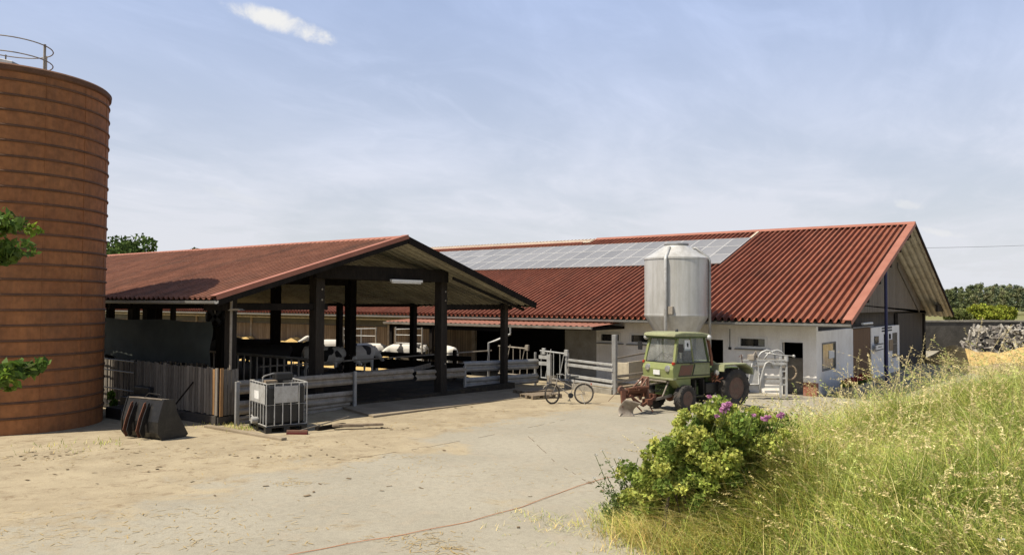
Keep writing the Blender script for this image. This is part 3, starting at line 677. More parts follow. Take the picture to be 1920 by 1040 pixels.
wall_y(YG, YG+.24, 38.63, 45.18, ZG, -1.09, [(41.348, 42.141, -3.6, -1.452), (43.377, 44.67, -2.626, -1.459)]).build('gable_wall', 'plaster', b2)
MB().box(41.36, 42.13, YG+.06, YG+.1, ZG, -1.46).build('door', 'darkwood', b2)
bwn = MB(); bwn.box(43.4, 44.65, YG+.05, YG+.07, -2.62, -1.465); bwo = bwn.build('window', 'darkglass', b2)
br = MB()
for k in range(6): br.box(43.44+k*.22, 43.49+k*.22, YG+.0, YG+.03, -2.62, -1.465)
br.box(43.38, 44.66, YG-.004, YG+.034, -2.05, -2.0); br.build('window_bars', 'galvdull', bwo)
MB().box(43.3, 44.75, YG-.08, YG+.01, -2.68, -2.63).build('sill', 'sill', bwo)
for z in (-1.17, -1.30): MB().box(40.9, 43.25, YG-.012, YG-.003, z-.035, z+.035).build('vent_slot', 'dark', b2)
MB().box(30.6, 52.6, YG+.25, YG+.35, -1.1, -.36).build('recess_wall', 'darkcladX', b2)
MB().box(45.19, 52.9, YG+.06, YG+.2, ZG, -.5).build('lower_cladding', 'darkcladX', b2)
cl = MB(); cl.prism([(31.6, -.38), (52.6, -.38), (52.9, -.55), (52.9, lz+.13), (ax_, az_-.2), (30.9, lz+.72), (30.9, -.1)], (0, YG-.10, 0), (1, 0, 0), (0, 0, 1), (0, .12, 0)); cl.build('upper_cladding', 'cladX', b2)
MB().beam((44.2, YG-.13, 2.0), (50.4, YG-.13, -.35), .05, .28).build('cladding_trim', 'greywood', b2)
MB().box(52.6, 53.0, YG-.05, YG+.2, ZG, -.56).build('corner_post', 'postwood', b2)
MB().tube([(37.25, 7.2, -3.5), (37.25, 7.2, 2.2)], .068, 12).build('blue_pole', 'bluepost', b2, smooth=True)
# far side wall seen through the cattle barn: boards below, curtain above
MB().box(XW-.02, XW+.06, 24.2, 61.5, ZG, -1.33).build('board_wall', 'boardsY', b2)
MB().box(XW+.01, XW+.03, 24.2, 61.5, -1.33, -.5).build('wind_curtain', 'curtain', b2)
MB().tube([(XW-.12, 24.2, -.93), (XW-.12, 61.5, -.93)], .05, 8).build('roller_tube', 'galvlight', b2, smooth=True)
for y in (24.2, 30, 36, 42, 48, 54): MB().box(XW-.06, XW+.1, y-.09, y+.09, ZG, -.45).build('wall_post', 'galvdull', b2)
MB().box(33.0, 33.1, 8.5, 61, ZG, .7).build('inner_wall', 'dark', b2)  # near-black colour stands in for the darkness inside the barn
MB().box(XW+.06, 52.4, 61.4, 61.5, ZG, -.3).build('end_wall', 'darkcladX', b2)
MB().box(52.4, 52.5, 8.4, 61.4, ZG, -.45).build('far_wall', 'plasterold', b2)

for nm, lb, cat, x0, x1, z0, z1, mm in (
    ('letter_box', 'small dark window box on the white gable wall beside the blue pole', 'box', 39.25, 40.0, -1.84, -1.49, 'darkglass'),
    ('wall_poster', 'yellowed notice poster hung beside the barred gable window', 'poster', 42.45, 43.3, -2.32, -1.77, 'palepile'),
    ('wall_plate', 'tiny black plate above the yellowed notice on the gable wall', 'plate', 42.55, 42.8, -1.72, -1.48, 'dark')):
    tag(MB().box(x0, x1, YG-.05, YG-.006, z0, z1).build(nm, mm, None, bevel=.01), lb, cat)
sg = thing('notice_sign', 'white sign with dark bars beside the brown sliding door', 'sign', (39.5, 7.9, -2))
MB().box(38.75, 40.2, 7.92, 7.95, -2.1, -1.88).build('board', 'whiteframe', sg)
for z in (-1.86, -2.12): MB().box(38.75, 40.3, 7.915, 7.955, z-.018, z+.018).build('bar', 'dark', sg)
MB().box(39.2, 39.9, 7.912, 7.918, -2.0, -1.97).build('lettering', 'dark', sg)
MB().box(40.2, 40.26, 7.95, 8.1, -2.1, -1.88).build('bracket', 'dark', sg)
wl = tag(MB().tube([(36.4, YG-.12, -.86), (38.3, YG-.12, -.86)], .05, 10).build('strip_lamp', 'lampglow', None, smooth=True), 'white strip lamp on the dark gable wall above the brown sliding door', 'lamp')

# ------------------------------------------------------------------ solar panels
sp0 = None; d2u = d2
base = Vector((35.363, 13.93, 1.706)); prow = ('bottom', 'middle', 'top'); PW, PH = .92, 1.475
def add_panel(loc, label):
    global sp0
    if sp0 is None:
        o = MB().box(.03, PH-.03, .03, PW-.03, 0, .02).build('solar_panel', 'solarcell', None)
        f = MB(); e = .034
        f.box(0.005, PH-.005, 0.005, e, -.02, .026); f.box(0.005, PH-.005, PW-e, PW-.005, -.02, .026); f.box(.005, e, e, PW-e, -.02, .026); f.box(PH-e, PH-.005, e, PW-e, -.02, .026)
        f.build('frame', 'solarframe', o, world=False); sp0 = o
    else: o = copy_tree(sp0)
    o.rotation_euler = (0, -math.atan2(d2.z, d2.x), 0); o.location = loc
    tag(o, label, 'solar panel', 'solar panels on the red barn roof'); return o
for k in range(23):
    for j in range(3):
        where = {0: 'right-hand end of the', 22: 'far left-hand end of the'}.get(k, 'between the ends of the')
        lab = f'grey solar panel, {where} {prow[j]} row on the red roof'
        add_panel(base + d2*(j*PH) + Vector((0, k*PW, 0)) + n2*.17, lab)
clp = MB()

# ------------------------------------------------------------------ lean-to in front of the big barn
lt = thing('lean_to', 'low lean-to with salmon sheet roof and grey downpipe between the two barns', 'shed', (28, 20, -3.3))
corr(26.95, -.95, 29.7, -.82, 15.9, 27.5, .277, .03).build('roof_sheet', 'leanroof', lt)
MB().box(26.98, 29.7, 15.95, 27.45, -1.10, -.985).build('roof_frame', 'darkwood', lt)
MB().prism([(-.12, .0), (-.1, -.09), (-.03, -.11), (.03, -.0)], (26.95, 15.9, -.96), (1, 0, 0), (0, 0, 1), (0, 11.6, 0)).build('gutter', 'galvdull', lt)
MB().tube([(26.9, 19.9, -1.05), (26.9, 19.9, -1.35), (26.55, 20.4, -1.62), (26.3, 20.6, -1.72), (26.3, 20.6, -3.2)], .05, 10).build('downpipe', 'galv', lt, smooth=True)
for y in (20.4, 24.6, 27.2): MB().box(27.05, 27.2, y-.08, y+.08, -3.4, -1.1).build('post', 'darkwood', lt)
MB().box(27.05, 29.6, 20.6, 27.2, -1.25, -1.1).build('ceiling', 'darkwood', lt)

# ------------------------------------------------------------------ feed silo
FX, FY = 27.2, 12.44; fg_ = gz(FX)
fs = thing('feed_silo', 'pale grey fibreglass feed silo with conical hopper beside the red barn roof', 'silo', (FX, FY, fg_))
MB().lathe([(1.17, -.48), (1.17, 1.63)], (FX, FY, 0), 56, cap=False).build('tank', 'grp', fs, smooth=True)
MB().lathe([(1.19, 1.60), (1.19, 1.66), (.44, 2.13), (.42, 2.16)], (FX, FY, 0), 56, cap=False).build('top_cone', 'grp', fs, smooth=True)
MB().lathe([(.20, -2.05), (1.165, -.50), (1.185, -.44), (1.175, -.40)], (FX, FY, 0), 56, cap=False).build('hopper', 'grp', fs, smooth=True)
MB().lathe([(.40, 2.14), (.46, 2.16), (.46, 2.21), (.2, 2.25), (0, 2.26)], (FX, FY, 0), 32).build('lid', 'galv', fs, smooth=True)
MB().lathe([(.19, -2.5), (.21, -2.0)], (FX, FY, 0), 24).build('outlet', 'galv', fs, smooth=True)
for an in (25, 115, 205, 295):
    c, s_ = math.cos(R(an)), math.sin(R(an))
    MB().tube([(FX+.66*c, FY+.66*s_, fg_), (FX+.66*c, FY+.66*s_, -1.22)], .055, 10).build('leg', 'galv', fs, smooth=True)
def fpipe(r0, d0, r1, d1):
    a, b = Vector((FX, FY, 0))+Rh*r0+Fh*d0, Vector((FX, FY, 0))+Rh*r1+Fh*d1
    m = a.lerp(b, .5)
    return [(a.x, a.y, 2.02), (a.x*.8+b.x*.2, a.y*.8+b.y*.2, 2.03), (m.x, m.y, 1.88), (b.x*.93+a.x*.07, b.y*.93+a.y*.07, 1.66), (b.x, b.y, 1.55), (b.x, b.y, fg_)]
MB().tube(fpipe(-.30, -.38, -.62, -1.12), .062, 12).build('fill_pipe', 'galvlight', fs, smooth=True, angle=180)
MB().tube(fpipe(.55, -.25, 1.12, -.50), .05, 12).build('fill_pipe', 'galv', fs, smooth=True, angle=180)
pb = Vector((FX, FY, 0))-Rh*.42-Fh*1.10
MB().box(pb.x-.1, pb.x+.1, pb.y-.1, pb.y+.1, -.40, -.12).build('pipe_clamp', 'galvdull', fs, bevel=.01)
lg = MB(); la = Vector((FX, FY, 0))+Rh*1.0-Fh*.64
for z in np.arange(-.4, 1.5, .12): lg.sphere((la.x, la.y, z), .022, 6)
lg.build('rivets', 'galvlight', fs, smooth=True)

# ------------------------------------------------------------------ tractor
al = R(34); fwd = Rh*(-math.cos(al))+Fh*(-math.sin(al)); tyaw = math.atan2(fwd.y, fwd.x)
left = Vector((-fwd.y, fwd.x, 0))
tc_ = Vector((21.861, 9.836, 0))+Rh*.16; to = tc_ - left*.70; tg = gz(21.9)
tr = thing('tractor', 'light green cab-forward tractor with glazed cab parked in front of the feed silo', 'tractor', (to.x, to.y, tg), tyaw)
def tb(mb, name, m, parent=tr, **k): return mb.build(name, m, parent, world=False, **k)
def wheel(x, y, rr, wd, rim, side, steer=0):
    w = bpy.data.objects.new('wheel', None); COL.objects.link(w); w.parent = tr; w.location = (x, y, rr); w.rotation_euler = (0, 0, steer); w.empty_display_size = .1
    h = wd/2
    t = MB(); t.lathe([(rim, -h*.8), (rim+.05, -h), (rr*.86, -h*1.02), (rr*.95, -h*.86), (rr*.965, 0), (rr*.95, h*.86), (rr*.86, h*1.02), (rim+.05, h), (rim, h*.8)], (0, 0, 0), 48, axis='y', cap=False)
    n = 18
    for i in range(n):
        for sd in (-1, 1):
            a0 = 2*math.pi*(i+(.5 if sd > 0 else 0))/n; a1 = a0+.30
            p = Vector((rr*.955*math.cos(a0), sd*h*.92, rr*.955*math.sin(a0))); q = Vector((rr*.955*math.cos(a1), sd*h*.04, rr*.955*math.sin(a1)))
            t.beam(p, q, rr*.085, rr*.075, up=((p+q)/2).normalized())
    tb(t, 'tyre', 'rubber', w, smooth=True, angle=40)
    r_ = MB(); r_.lathe([(rim+.01, side*h*.82), (rim-.03, side*h*.86), (rim-.05, side*h*.5), (rim*.45, side*h*.42), (rim*.40, side*h*.72), (0, side*h*.75)], (0, 0, 0), 32, axis='y')
    for i in range(6):
        an = 2*math.pi*i/6; r_.sphere((rim*.3*math.cos(an), side*h*.75, rim*.3*math.sin(an)), .022, 6)
    tb(r_, 'rim', 'rim', w, smooth=True)
    return w
wheel(0, .62, .41, .27, .22, 1, R(6)); wheel(0, -.62, .41, .27, .22, -1, R(6))
wheel(-2.05, .68, .62, .36, .33, 1); wheel(-2.05, -.68, .62, .36, .33, -1)
ch = MB(); ch.box(-2.6, .35, -.28, .28, .48, .80); ch.box(-1.0, -.3, -.45, .45, .38, .72); tb(ch, 'chassis', 'darkgreen', bevel=.02)
ax1 = MB(); ax1.tube([(0, -.5, .42), (0, .5, .42)], .06, 10); ax1.sphere((0, 0, .42), .16); tb(ax1, 'front_axle', 'rust', smooth=True)
ax2 = MB(); ax2.tube([(-2.05, -.55, .62), (-2.05, .55, .62)], .09, 10); tb(ax2, 'rear_axle', 'blackpaint', smooth=True)
tk = MB(); tk.box(-1.5, -.9, .35, .62, .5, .82); tb(tk, 'fuel_tank', 'blackpaint', bevel=.04)
# cab lower shell: side profile with a nose that tucks under
hw = .64
lo_ = MB(); lo_.prism([(.50, 1.02), (.54, 1.28), (.47, 1.47), (-1.08, 1.47), (-1.08, 1.00), (.30, 1.00)], (0, -hw, 0), (1, 0, 0), (0, 0, 1), (0, 2*hw, 0))
tb(lo_, 'cab_body', 'green', bevel=.025)
cn = MB(); cn.prism([(.44, .995), (.16, .70), (-.28, .70), (-.28, .995)], (0, -.60, 0), (1, 0, 0), (0, 0, 1), (0, 1.20, 0)); tb(cn, 'nose_lower', 'green', bevel=.02)
bp_ = MB(); bp_.box(.38, .535, -.66, .66, .965, 1.03); tb(bp_, 'front_ledge', 'palegreen', bevel=.012)
for yy in (1, -1):
    s0 = .645*yy; s1 = .652*yy
    MBs = MB(); MBs.prism([(.30, 1.10), (.18, 1.40), (-.34, 1.40), (-.24, 1.10)], (0, s0, 0), (1, 0, 0), (0, 0, 1), (0, s1-s0, 0)); tb(MBs, 'side_panel', 'rustpaint' if yy > 0 else 'green')
    MBs = MB(); MBs.prism([(-.32, 1.10), (-.42, 1.40), (-1.02, 1.40), (-1.02, 1.10)], (0, s0, 0), (1, 0, 0), (0, 0, 1), (0, s1-s0, 0)); tb(MBs, 'side_panel', 'palegreen')
# cab frame: leaning front and rear pillars
zt_ = 2.22
F0, F1, Rr0, Rr1 = .47, .26, -1.06, -.88
def pil(a, b, w=.075, h=.075, m='green'):
    mb = MB(); mb.beam(a, b, w, h, up=(1, 0, 0)); return tb(mb, 'pillar', m, bevel=.01)
for yy in (1, -1):
    pil((F0-.04, yy*(hw-.03), 1.46), (F1, yy*.56, zt_), .09, .08)
    pil((Rr0+.04, yy*(hw-.03), 1.46), (Rr1, yy*.56, zt_), .06, .06, 'darkgreen')
    pil((-.36, yy*(hw-.02), 1.40), (-.26, yy*.575, zt_), .05, .04)
    gl = MB(); gl.add([(F0-.1, yy*(hw-.02), 1.47), (-.33, yy*(hw-.02), 1.47), (-.24, yy*.57, zt_-.03), (F1-.06, yy*.57, zt_-.03)], [(0, 1, 2, 3)]); tb(gl, 'side_window', 'glass')
    gl = MB(); gl.add([(-.40, yy*(hw-.02), 1.47), (Rr0+.08, yy*(hw-.02), 1.47), (Rr1+.04, yy*.57, zt_-.03), (-.30, yy*.57, zt_-.03)], [(0, 1, 2, 3)]); tb(gl, 'side_window', 'glass')
gl = MB(); gl.add([(F0-.02, -.55, 1.47), (F0-.02, .55, 1.47), (F1+.01, .50, zt_-.03), (F1+.01, -.50, zt_-.03)], [(0, 1, 2, 3)]); tb(gl, 'windscreen', 'glass')
gl = MB(); gl.add([(Rr0, -.55, 1.47), (Rr0, .55, 1.47), (Rr1-.01, .50, zt_-.03), (Rr1-.01, -.50, zt_-.03)], [(0, 1, 2, 3)]); tb(gl, 'rear_window', 'glass')
rf = MB(); rf.prism([(.48, 2.24), (.44, 2.34), (.1, 2.375), (-.7, 2.36), (-1.06, 2.30), (-1.08, 2.22)], (0, -.66, 0), (1, 0, 0), (0, 0, 1), (0, 1.32, 0)); tb(rf, 'cab_roof', 'palegreen', bevel=.035)
rg = MB(); rg.box(-1.04, .44, -.655, .655, 2.19, 2.235); tb(rg, 'roof_rim', 'darkgreen', bevel=.01)
for yy, m in ((.5, 'redlens'), (-.5, 'redlens')):
    il = MB(); il.box(.43, .52, yy*1.24-.035, yy*1.24+.035, 1.42, 1.50); tb(il, 'indicator', m, bevel=.01)
for yy in (.43, -.40):
    hl = MB(); hl.lathe([(.10, .44), (.105, .53), (.085, .565), (.0, .585)], (0, yy, 1.30), 20, axis='x'); tb(hl, 'headlight', 'chrome', smooth=True)
np_ = MB(); np_.box(.535, .55, -.15, .12, 1.10, 1.24); tb(np_, 'number_plate', 'white')
for yy in (.66, -.62):
    ml = MB(); ml.sphere((.38 if yy < 0 else -1.0, yy, 2.20), .085, 12); tb(ml, 'work_lamp', 'galvlight', smooth=True)
sd = MB(); sd.box(-.75, -.35, -.22, .22, 1.25, 1.38); sd.box(-.82, -.72, -.22, .22, 1.38, 1.85); tb(sd, 'seat', 'blackplastic', bevel=.04)
sw = MB(); cs = Vector((.02, 0, 1.62)); tl = Matrix.Rotation(R(-32), 3, 'Y')
sw.tube([cs+tl@Vector((.19*math.cos(2*math.pi*i/28), .19*math.sin(2*math.pi*i/28), 0)) for i in range(28)], .014, 6, closed=True)
for i in range(3): sw.tube([cs, cs+tl@Vector((.19*math.cos(2.1*i), .19*math.sin(2.1*i), 0))], .01, 5)
sw.tube([cs, cs+tl@Vector((.15, 0, -.35))], .022, 6); tb(sw, 'steering_wheel', 'blackplastic', smooth=True)
ds = MB(); ds.box(.12, .42, -.5, .5, 1.30, 1.52); tb(ds, 'dashboard', 'blackplastic', bevel=.02)
sp_ = MB(); sp_.box(-.28, -.02, .585, .592, 1.82, 2.14); so2 = tb(sp_, 'speed_plate', 'white')
sp_ = MB(); sp_.prism([(.0, 0), (.05, .03), (.06, .12), (.02, .14), (-.02, .1), (-.01, .04)], (-.17, .594, 1.92), (1, 0, 0), (0, 0, 1), (0, .002, 0)); tb(sp_, 'plate_mark', 'dark', so2)
ex = MB(); ex.tube([(-1.12, .66, 1.35), (-1.10, .66, 1.6), (-1.03, .63, 2.0), (-1.0, .61, 2.16)], .048, 10); tb(ex, 'exhaust_pipe', 'rust', smooth=True)
hd = MB(); hd.box(-2.65, -1.12, -.42, .42, .80, 1.22); tb(hd, 'engine_housing', 'darkgreen', bevel=.03)
for yy in (1, -1):
    fd = MB(); fd.prism([(-1.36, 1.16), (-1.40, 1.38), (-2.40, 1.38), (-2.72, 1.22), (-2.76, 1.02), (-2.70, 1.02), (-2.64, 1.20), (-2.36, 1.335), (-1.44, 1.335), (-1.41, 1.16)], (0, yy*.42, 0), (1, 0, 0), (0, 0, 1), (0, yy*.50, 0)); tb(fd, 'fender', 'palegreen', bevel=.01)
    fl_ = MB(); fl_.lathe([(.08, -.02), (.09, .03), (0, .05)], (-1.28, yy*.72, 1.12), 14, axis='x'); tb(fl_, 'marker_lamp', 'chrome', smooth=True)
stp = MB(); stp.box(-.72, -.35, .5, .72, .45, .48); stp.box(-.72, -.70, .5, .72, .45, .95); stp.box(-.37, -.35, .5, .72, .45, .95); tb(stp, 'step', 'blackpaint')
hi_ = MB()
for yy in (.38, -.38):
    hi_.beam((.30, yy, .50), (.98, yy, .42), .05, .08); hi_.beam((.42, yy, .95), (.70, yy, .46), .04, .04); hi_.beam((.30, yy*.8, .90), (.55, yy*.8, .92), .05, .05)
hi_.beam((.30, 0, .86), (1.05, 0, .80), .045, .045); hi_.beam((.55, -.4, .92), (.55, .4, .92), .05, .05)
tb(hi_, 'front_hitch', 'mold', bevel=.006)
hs = MB()
for k_ in range(3): hs.tube([(.3, -.1+.1*k_, .75), (.5, -.12+.1*k_, .62), (.66, -.1+.11*k_, .60), (.85, -.05+.08*k_, .70)], .014, 6)
tb(hs, 'hydraulic_hoses', 'blackplastic', smooth=True)
for yy in (1, -1):
    mm_ = MB(); mm_.tube([(.30, yy*.60, 1.95), (.42, yy*.78, 1.98)], .012, 6); mm_.box(.40, .43, yy*.86-.09, yy*.86+.09, 1.80, 2.05); tb(mm_, 'mirror', 'blackplastic', bevel=.01)
    dh_ = MB(); dh_.box(-.31, -.19, yy*.665-.012, yy*.665+.012, 1.43, 1.455); tb(dh_, 'door_handle', 'blackplastic')
    sk_ = MB(); sk_.beam((.44, yy*.648, 1.47), (-1.08, yy*.648, 1.455), .012, .035); sk_.beam((-.295, yy*.652, 1.08), (-.395, yy*.652, 1.42), .012, .03); sk_.beam((.30, yy*.652, 1.08), (-1.06, yy*.652, 1.07), .012, .025); tb(sk_, 'door_seal', 'blackplastic')
wf_ = MB(); wf_.beam((F0-.015, -.56, 1.475), (F0-.015, .56, 1.475), .03, .03); wf_.beam((F1+.02, -.5, zt_-.04), (F1+.02, .5, zt_-.04), .03, .03); tb(wf_, 'window_seal', 'blackplastic')
gr_ = MB()
for k_ in range(6): gr_.beam((.40-.045*k_, -.34, .965-.047*k_), (.40-.045*k_, .34, .965-.047*k_), .02, .018)
tb(gr_, 'grille', 'blackpaint')
kb_ = MB(); kb_.lathe([(.05, 2.36), (.045, 2.42), (.02, 2.46), (0, 2.46)], (-.25, .05, 0), 12); tb(kb_, 'roof_vent', 'blackplastic', smooth=True)
cw_ = MB(); cw_.box(-.95, -.3, -.5, .5, .95, 1.02); tb(cw_, 'cab_floor', 'blackplastic')
wp = MB(); wp.tube([(.49, -.2, 1.5), (.40, .1, 1.78)], .008, 5); tb(wp, 'wiper', 'blackplastic')
st_ = MB()
for k_ in range(26):
    a_ = rng.uniform(0, 6.28, 3); p_ = Vector((-1.25+rng.uniform(-.12, .1), .62+rng.uniform(-.2, .2), 1.02+rng.uniform(-.14, .12))); st_.beam(p_, p_+Vector((math.cos(a_[0])*.16, math.sin(a_[0])*.12, math.sin(a_[1])*.10)), .012, .03)
tb(st_, 'hydraulic_block', 'rust')

# ------------------------------------------------------------------ plough on the front of the tractor
pl = thing('plough', 'rusty orange plough with one curved steel mouldboard mounted on the tractor front', 'plough', (to.x, to.y, tg), tyaw)
def pbd(mb, name, m, parent=pl, **k): return mb.build(name, m, parent, world=False, **k)
bm_ = MB(); bm_.tube([(1.02, .05, .66), (1.95, .22, .72)], .085, 10); bm_.beam((1.02, -.34, .52), (1.02, .42, .52), .09, .12); bm_.beam((1.0, -.2, .55), (2.05, .30, .58), .07, .14); pbd(bm_, 'main_beam', 'rust', smooth=True)
af = MB()
for yy in (-.14, .18): af.beam((1.10, yy, .36), (1.02, yy*.55, 1.06), .10, .05, up=(1, 0, 0)); af.beam((1.02, yy*.55, 1.05), (1.50, yy+.05, .70), .05, .04)
af.beam((1.02, -.14, 1.03), (1.02, .14, 1.03), .06, .08); pbd(af, 'headstock', 'rustpaint', bevel=.01)
cyl = MB(); cyl.tube([(1.2, .3, .78), (1.75, .36, .80)], .05, 10); cyl.tube([(1.75, .36, .8), (1.98, .34, .79)], .025, 8); pbd(cyl, 'ram', 'rust', smooth=True)
ad = MB(); ad.beam((1.0, .40, .48), (1.6, .50, .30), .05, .09); ad.beam((1.6, .5, .30), (2.0, .40, .60), .05, .07); ad.beam((1.55, .28, .32), (1.0, .1, .30), .22, .03); ad.box(1.22, 1.42, .28, .52, .30, .46); pbd(ad, 'side_frame', 'rust', bevel=.008)
rd_ = MB(); rd_.lathe([(.10, -.04), (.12, 0), (.10, .04)], (2.18, .22, .76), 16, axis='y'); rd_.tube([(2.18, .22, .76), (1.95, .22, .72)], .05, 8); pbd(rd_, 'end_roller', 'rustpaint', smooth=True)
leg = MB(); leg.beam((2.16, .28, .72), (2.24, .42, .28), .07, .16, up=(1, 0, 0)); pbd(leg, 'leg', 'rust', bevel=.008)
mbv = []; nu, nv_ = 12, 9
for i in range(nu+1):
    s_ = i/nu
    for j in range(nv_+1):
        t_ = j/nv_
        x_ = 2.46-.42*s_*(1-.40*t_)-.16*t_; z_ = .015+.52*t_*(1-.22*s_); yb_ = .36+.20*s_
        y_ = yb_ + .62*(t_-.42)**2 + .16*s_*t_*t_
        mbv.append((x_, y_, z_))
md_ = MB(); md_.add(mbv, [(i*(nv_+1)+j, (i+1)*(nv_+1)+j, (i+1)*(nv_+1)+j+1, i*(nv_+1)+j+1) for i in range(nu) for j in range(nv_)])
mo = pbd(md_, 'mouldboard', 'mold', smooth=True, angle=180); sdm = mo.modifiers.new('thick', 'SOLIDIFY'); sdm.thickness = .014
sh = MB(); sh.prism([(2.48, .0), (2.06, .0), (2.02, .09), (2.38, .13)], (0, .43, 0), (1, 0, 0), (0, 0, 1), (0, .03, 0)); pbd(sh, 'share', 'mold')
tn = MB(); tn.tube([(1.7, .1, .55), (1.62, .3, .25), (1.55, .42, .12)], .022, 6); tn.tube([(1.3, .45, .30), (1.24, .55, .10)], .02, 6); tn.tube([(2.2, .1, .7), (2.42, -.05, .42)], .008, 5); pbd(tn, 'tines', 'rust')

# ------------------------------------------------------------------ bicycle
bf, brw = Vector((21.021, 13.867, 0)), Vector((21.731, 13.129, 0)); bd = (bf-brw).normalized()
bk = thing('bicycle', 'old grey bicycle with front basket standing in front of the pen rails', 'bicycle', (brw.x, brw.y, gz(21.4)), math.atan2(bd.y, bd.x))
bk.rotation_euler = (R(5), 0, math.atan2(bd.y, bd.x))
def bb(mb, name, m, parent=bk, **k): return mb.build(name, m, parent, world=False, **k)
RW = .305
for x in (0, 1.03):
    w = bpy.data.objects.new('wheel', None); COL.objects.link(w); w.parent = bk; w.location = (x, 0, RW+.02); w.rotation_euler = (0, 0, R(32) if x else 0)
    t = MB(); t.tube([(RW*math.cos(2*math.pi*i/36), 0, RW*math.sin(2*math.pi*i/36)) for i in range(36)], .021, 8, closed=True); bb(t, 'tyre', 'rubber', w, smooth=True)
    t = MB(); t.tube([((RW-.028)*math.cos(2*math.pi*i/36), 0, (RW-.028)*math.sin(2*math.pi*i/36)) for i in range(36)], .012, 6, closed=True)
    for i in range(20): an = 2*math.pi*i/20; t.tube([(.02*math.cos(an+1), .02*(-1)**i, .02*math.sin(an+1)), ((RW-.03)*math.cos(an), 0, (RW-.03)*math.sin(an))], .0025, 4)
    t.tube([(0, -.05, 0), (0, .05, 0)], .025, 8); bb(t, 'rim', 'galvdull', w, smooth=True)
    t = MB(); pts = [((RW+.03)*math.cos(R(a_)), (RW+.03)*math.sin(R(a_))) for a_ in range(20 if x == 0 else 30, 186 if x == 0 else 140, 10)]
    t.tube([(x+a_, 0, RW+.02+b_) for a_, b_ in pts], .018, 6); bb(t, 'mudguard', 'galvdull', smooth=True)
fr = MB(); hub, hubf, bbk, stt, hdt, hdb = (0, 0, RW+.02), (1.03, 0, RW+.02), (.44, 0, .27), (.30, 0, .74), (.86, 0, .78), (.90, 0, .62)
for a_, b_, r_ in ((bbk, stt, .016), (bbk, hdb, .019), (stt, hdt, .0), (hdt, hdb, .021), (hub, bbk, .011), (hub, (.31, 0, .68), .010), ((.36, 0, .52), hdt, .016), (hdb, hubf, .014)):
    if r_: fr.tube([a_, b_], r_, 8)
bb(fr, 'frame', 'galvdull', smooth=True)
hb_ = MB(); hb_.tube([(.86, 0, .78), (.85, 0, .93)], .013, 6); hb_.tube([(.66, -.27, .90), (.74, -.26, .95), (.86, -.12, .95), (.86, .12, .95), (.74, .26, .95), (.66, .27, .90)], .012, 6); bb(hb_, 'handlebar', 'galv', smooth=True)
sa = MB(); sa.prism([(-.13, -.08), (-.11, .08), (.0, .04), (.15, .015), (.15, -.015), (.0, -.04)], (.28, 0, .84), (1, 0, 0), (0, 1, 0), (0, 0, .05)); sa.tube([(.30, 0, .72), (.28, 0, .84)], .012, 6); bb(sa, 'saddle', 'blackplastic', bevel=.015)
ra = MB(); 
for yy in (-.06, 0, .06): ra.tube([(.2, yy, .68), (-.22, yy, .68)], .006, 5)
ra.tube([(0, .06, RW), (-.06, .06, .68)], .006, 5); ra.tube([(0, -.06, RW), (-.06, -.06, .68)], .006, 5); bb(ra, 'rack', 'galvdull')
bs = MB()
for z in (.70, .80, .90): bs.tube([(.93, -.15, z), (1.16, -.15, z), (1.16, .15, z), (.93, .15, z)], .006, 5, closed=True)
for i in range(8): bs.tube([(.93+.033*i, -.15, .70), (.93+.033*i, -.15, .9)], .004, 4); bs.tube([(.93+.033*i, .15, .70), (.93+.033*i, .15, .9)], .004, 4)
for i in range(9): bs.tube([(1.16, -.15+.037*i, .70), (1.16, -.15+.037*i, .9)], .004, 4); bs.tube([(.93, -.15+.037*i, .70), (1.16, -.15+.037*i, .70)], .004, 4)
bs.tube([(.88, 0, .7), (.95, 0, .72)], .008, 5); bb(bs, 'basket', 'galvdull')
pd = MB(); pd.lathe([(.085, -.01), (.085, .01)], (.44, .05, .27), 18, axis='y'); pd.beam((.44, .07, .27), (.50, .07, .12), .012, .02); pd.box(.46, .55, .07, .16, .10, .125); pd.beam((.44, -.07, .27), (.38, -.07, .42), .012, .02); bb(pd, 'pedals', 'blackplastic')
rl_ = MB(); rl_.box(-.26, -.235, -.03, .03, .60, .66); bb(rl_, 'rear_reflector', 'redlens')
ks = MB(); ks.tube([(.1, .04, .3), (.02, .2, .0)], .009, 5); bb(ks, 'kickstand', 'galv')

# ------------------------------------------------------------------ liquid container in a wire cage
ib = thing('liquid_container', 'black liquid container in a galvanised wire cage on a black pallet by the kerb', 'container', (11.303, 15.37, gz(11)), R(-17.4))
def ibb(mb, name, m, parent=ib, **k): return mb.build(name, m, parent, world=False, **k)
t = MB()
for x in (0, .43, .86): 
    for y in (0, .53, 1.06): t.box(x, x+.14, y, y+.14, 0, .11)
t.box(0, 1.0, 0, 1.2, .11, .15)
for x in (0, .45, .9): t.box(x, x+.1, .02, 1.18, 0.002, .025)
ibb(t, 'pallet', 'blackplastic', bevel=.008)
t = MB(); t.box(.045, .955, .045, 1.155, .17, 1.10); bo = ibb(t, 'bottle', 'blackplastic', bevel=.07)
t = MB(); rr = .012
def ring(z, r_=rr): t.tube([(.012, .012, z), (.988, .012, z), (.988, 1.188, z), (.012, 1.188, z)], r_, 6, closed=True)
ring(.64, .008)
ring(1.135, .017); ring(.165, .016)
for i in range(6):
    x = .012+.1952*i; t.tube([(x, .012, .16), (x, .012, 1.135)], rr, 6); t.tube([(x, 1.188, .16), (x, 1.188, 1.135)], rr, 6)
for i in range(1, 6):
    y = .012+.196*i; t.tube([(.012, y, .16), (.012, y, 1.135)], rr, 6); t.tube([(.988, y, .16), (.988, y, 1.135)], rr, 6)
ibb(t, 'cage', 'galvlight', smooth=True)
t = MB(); t.box(.21, .76, -.006, -.001, .68, 1.07); ibb(t, 'side_plate', 'galvlight')
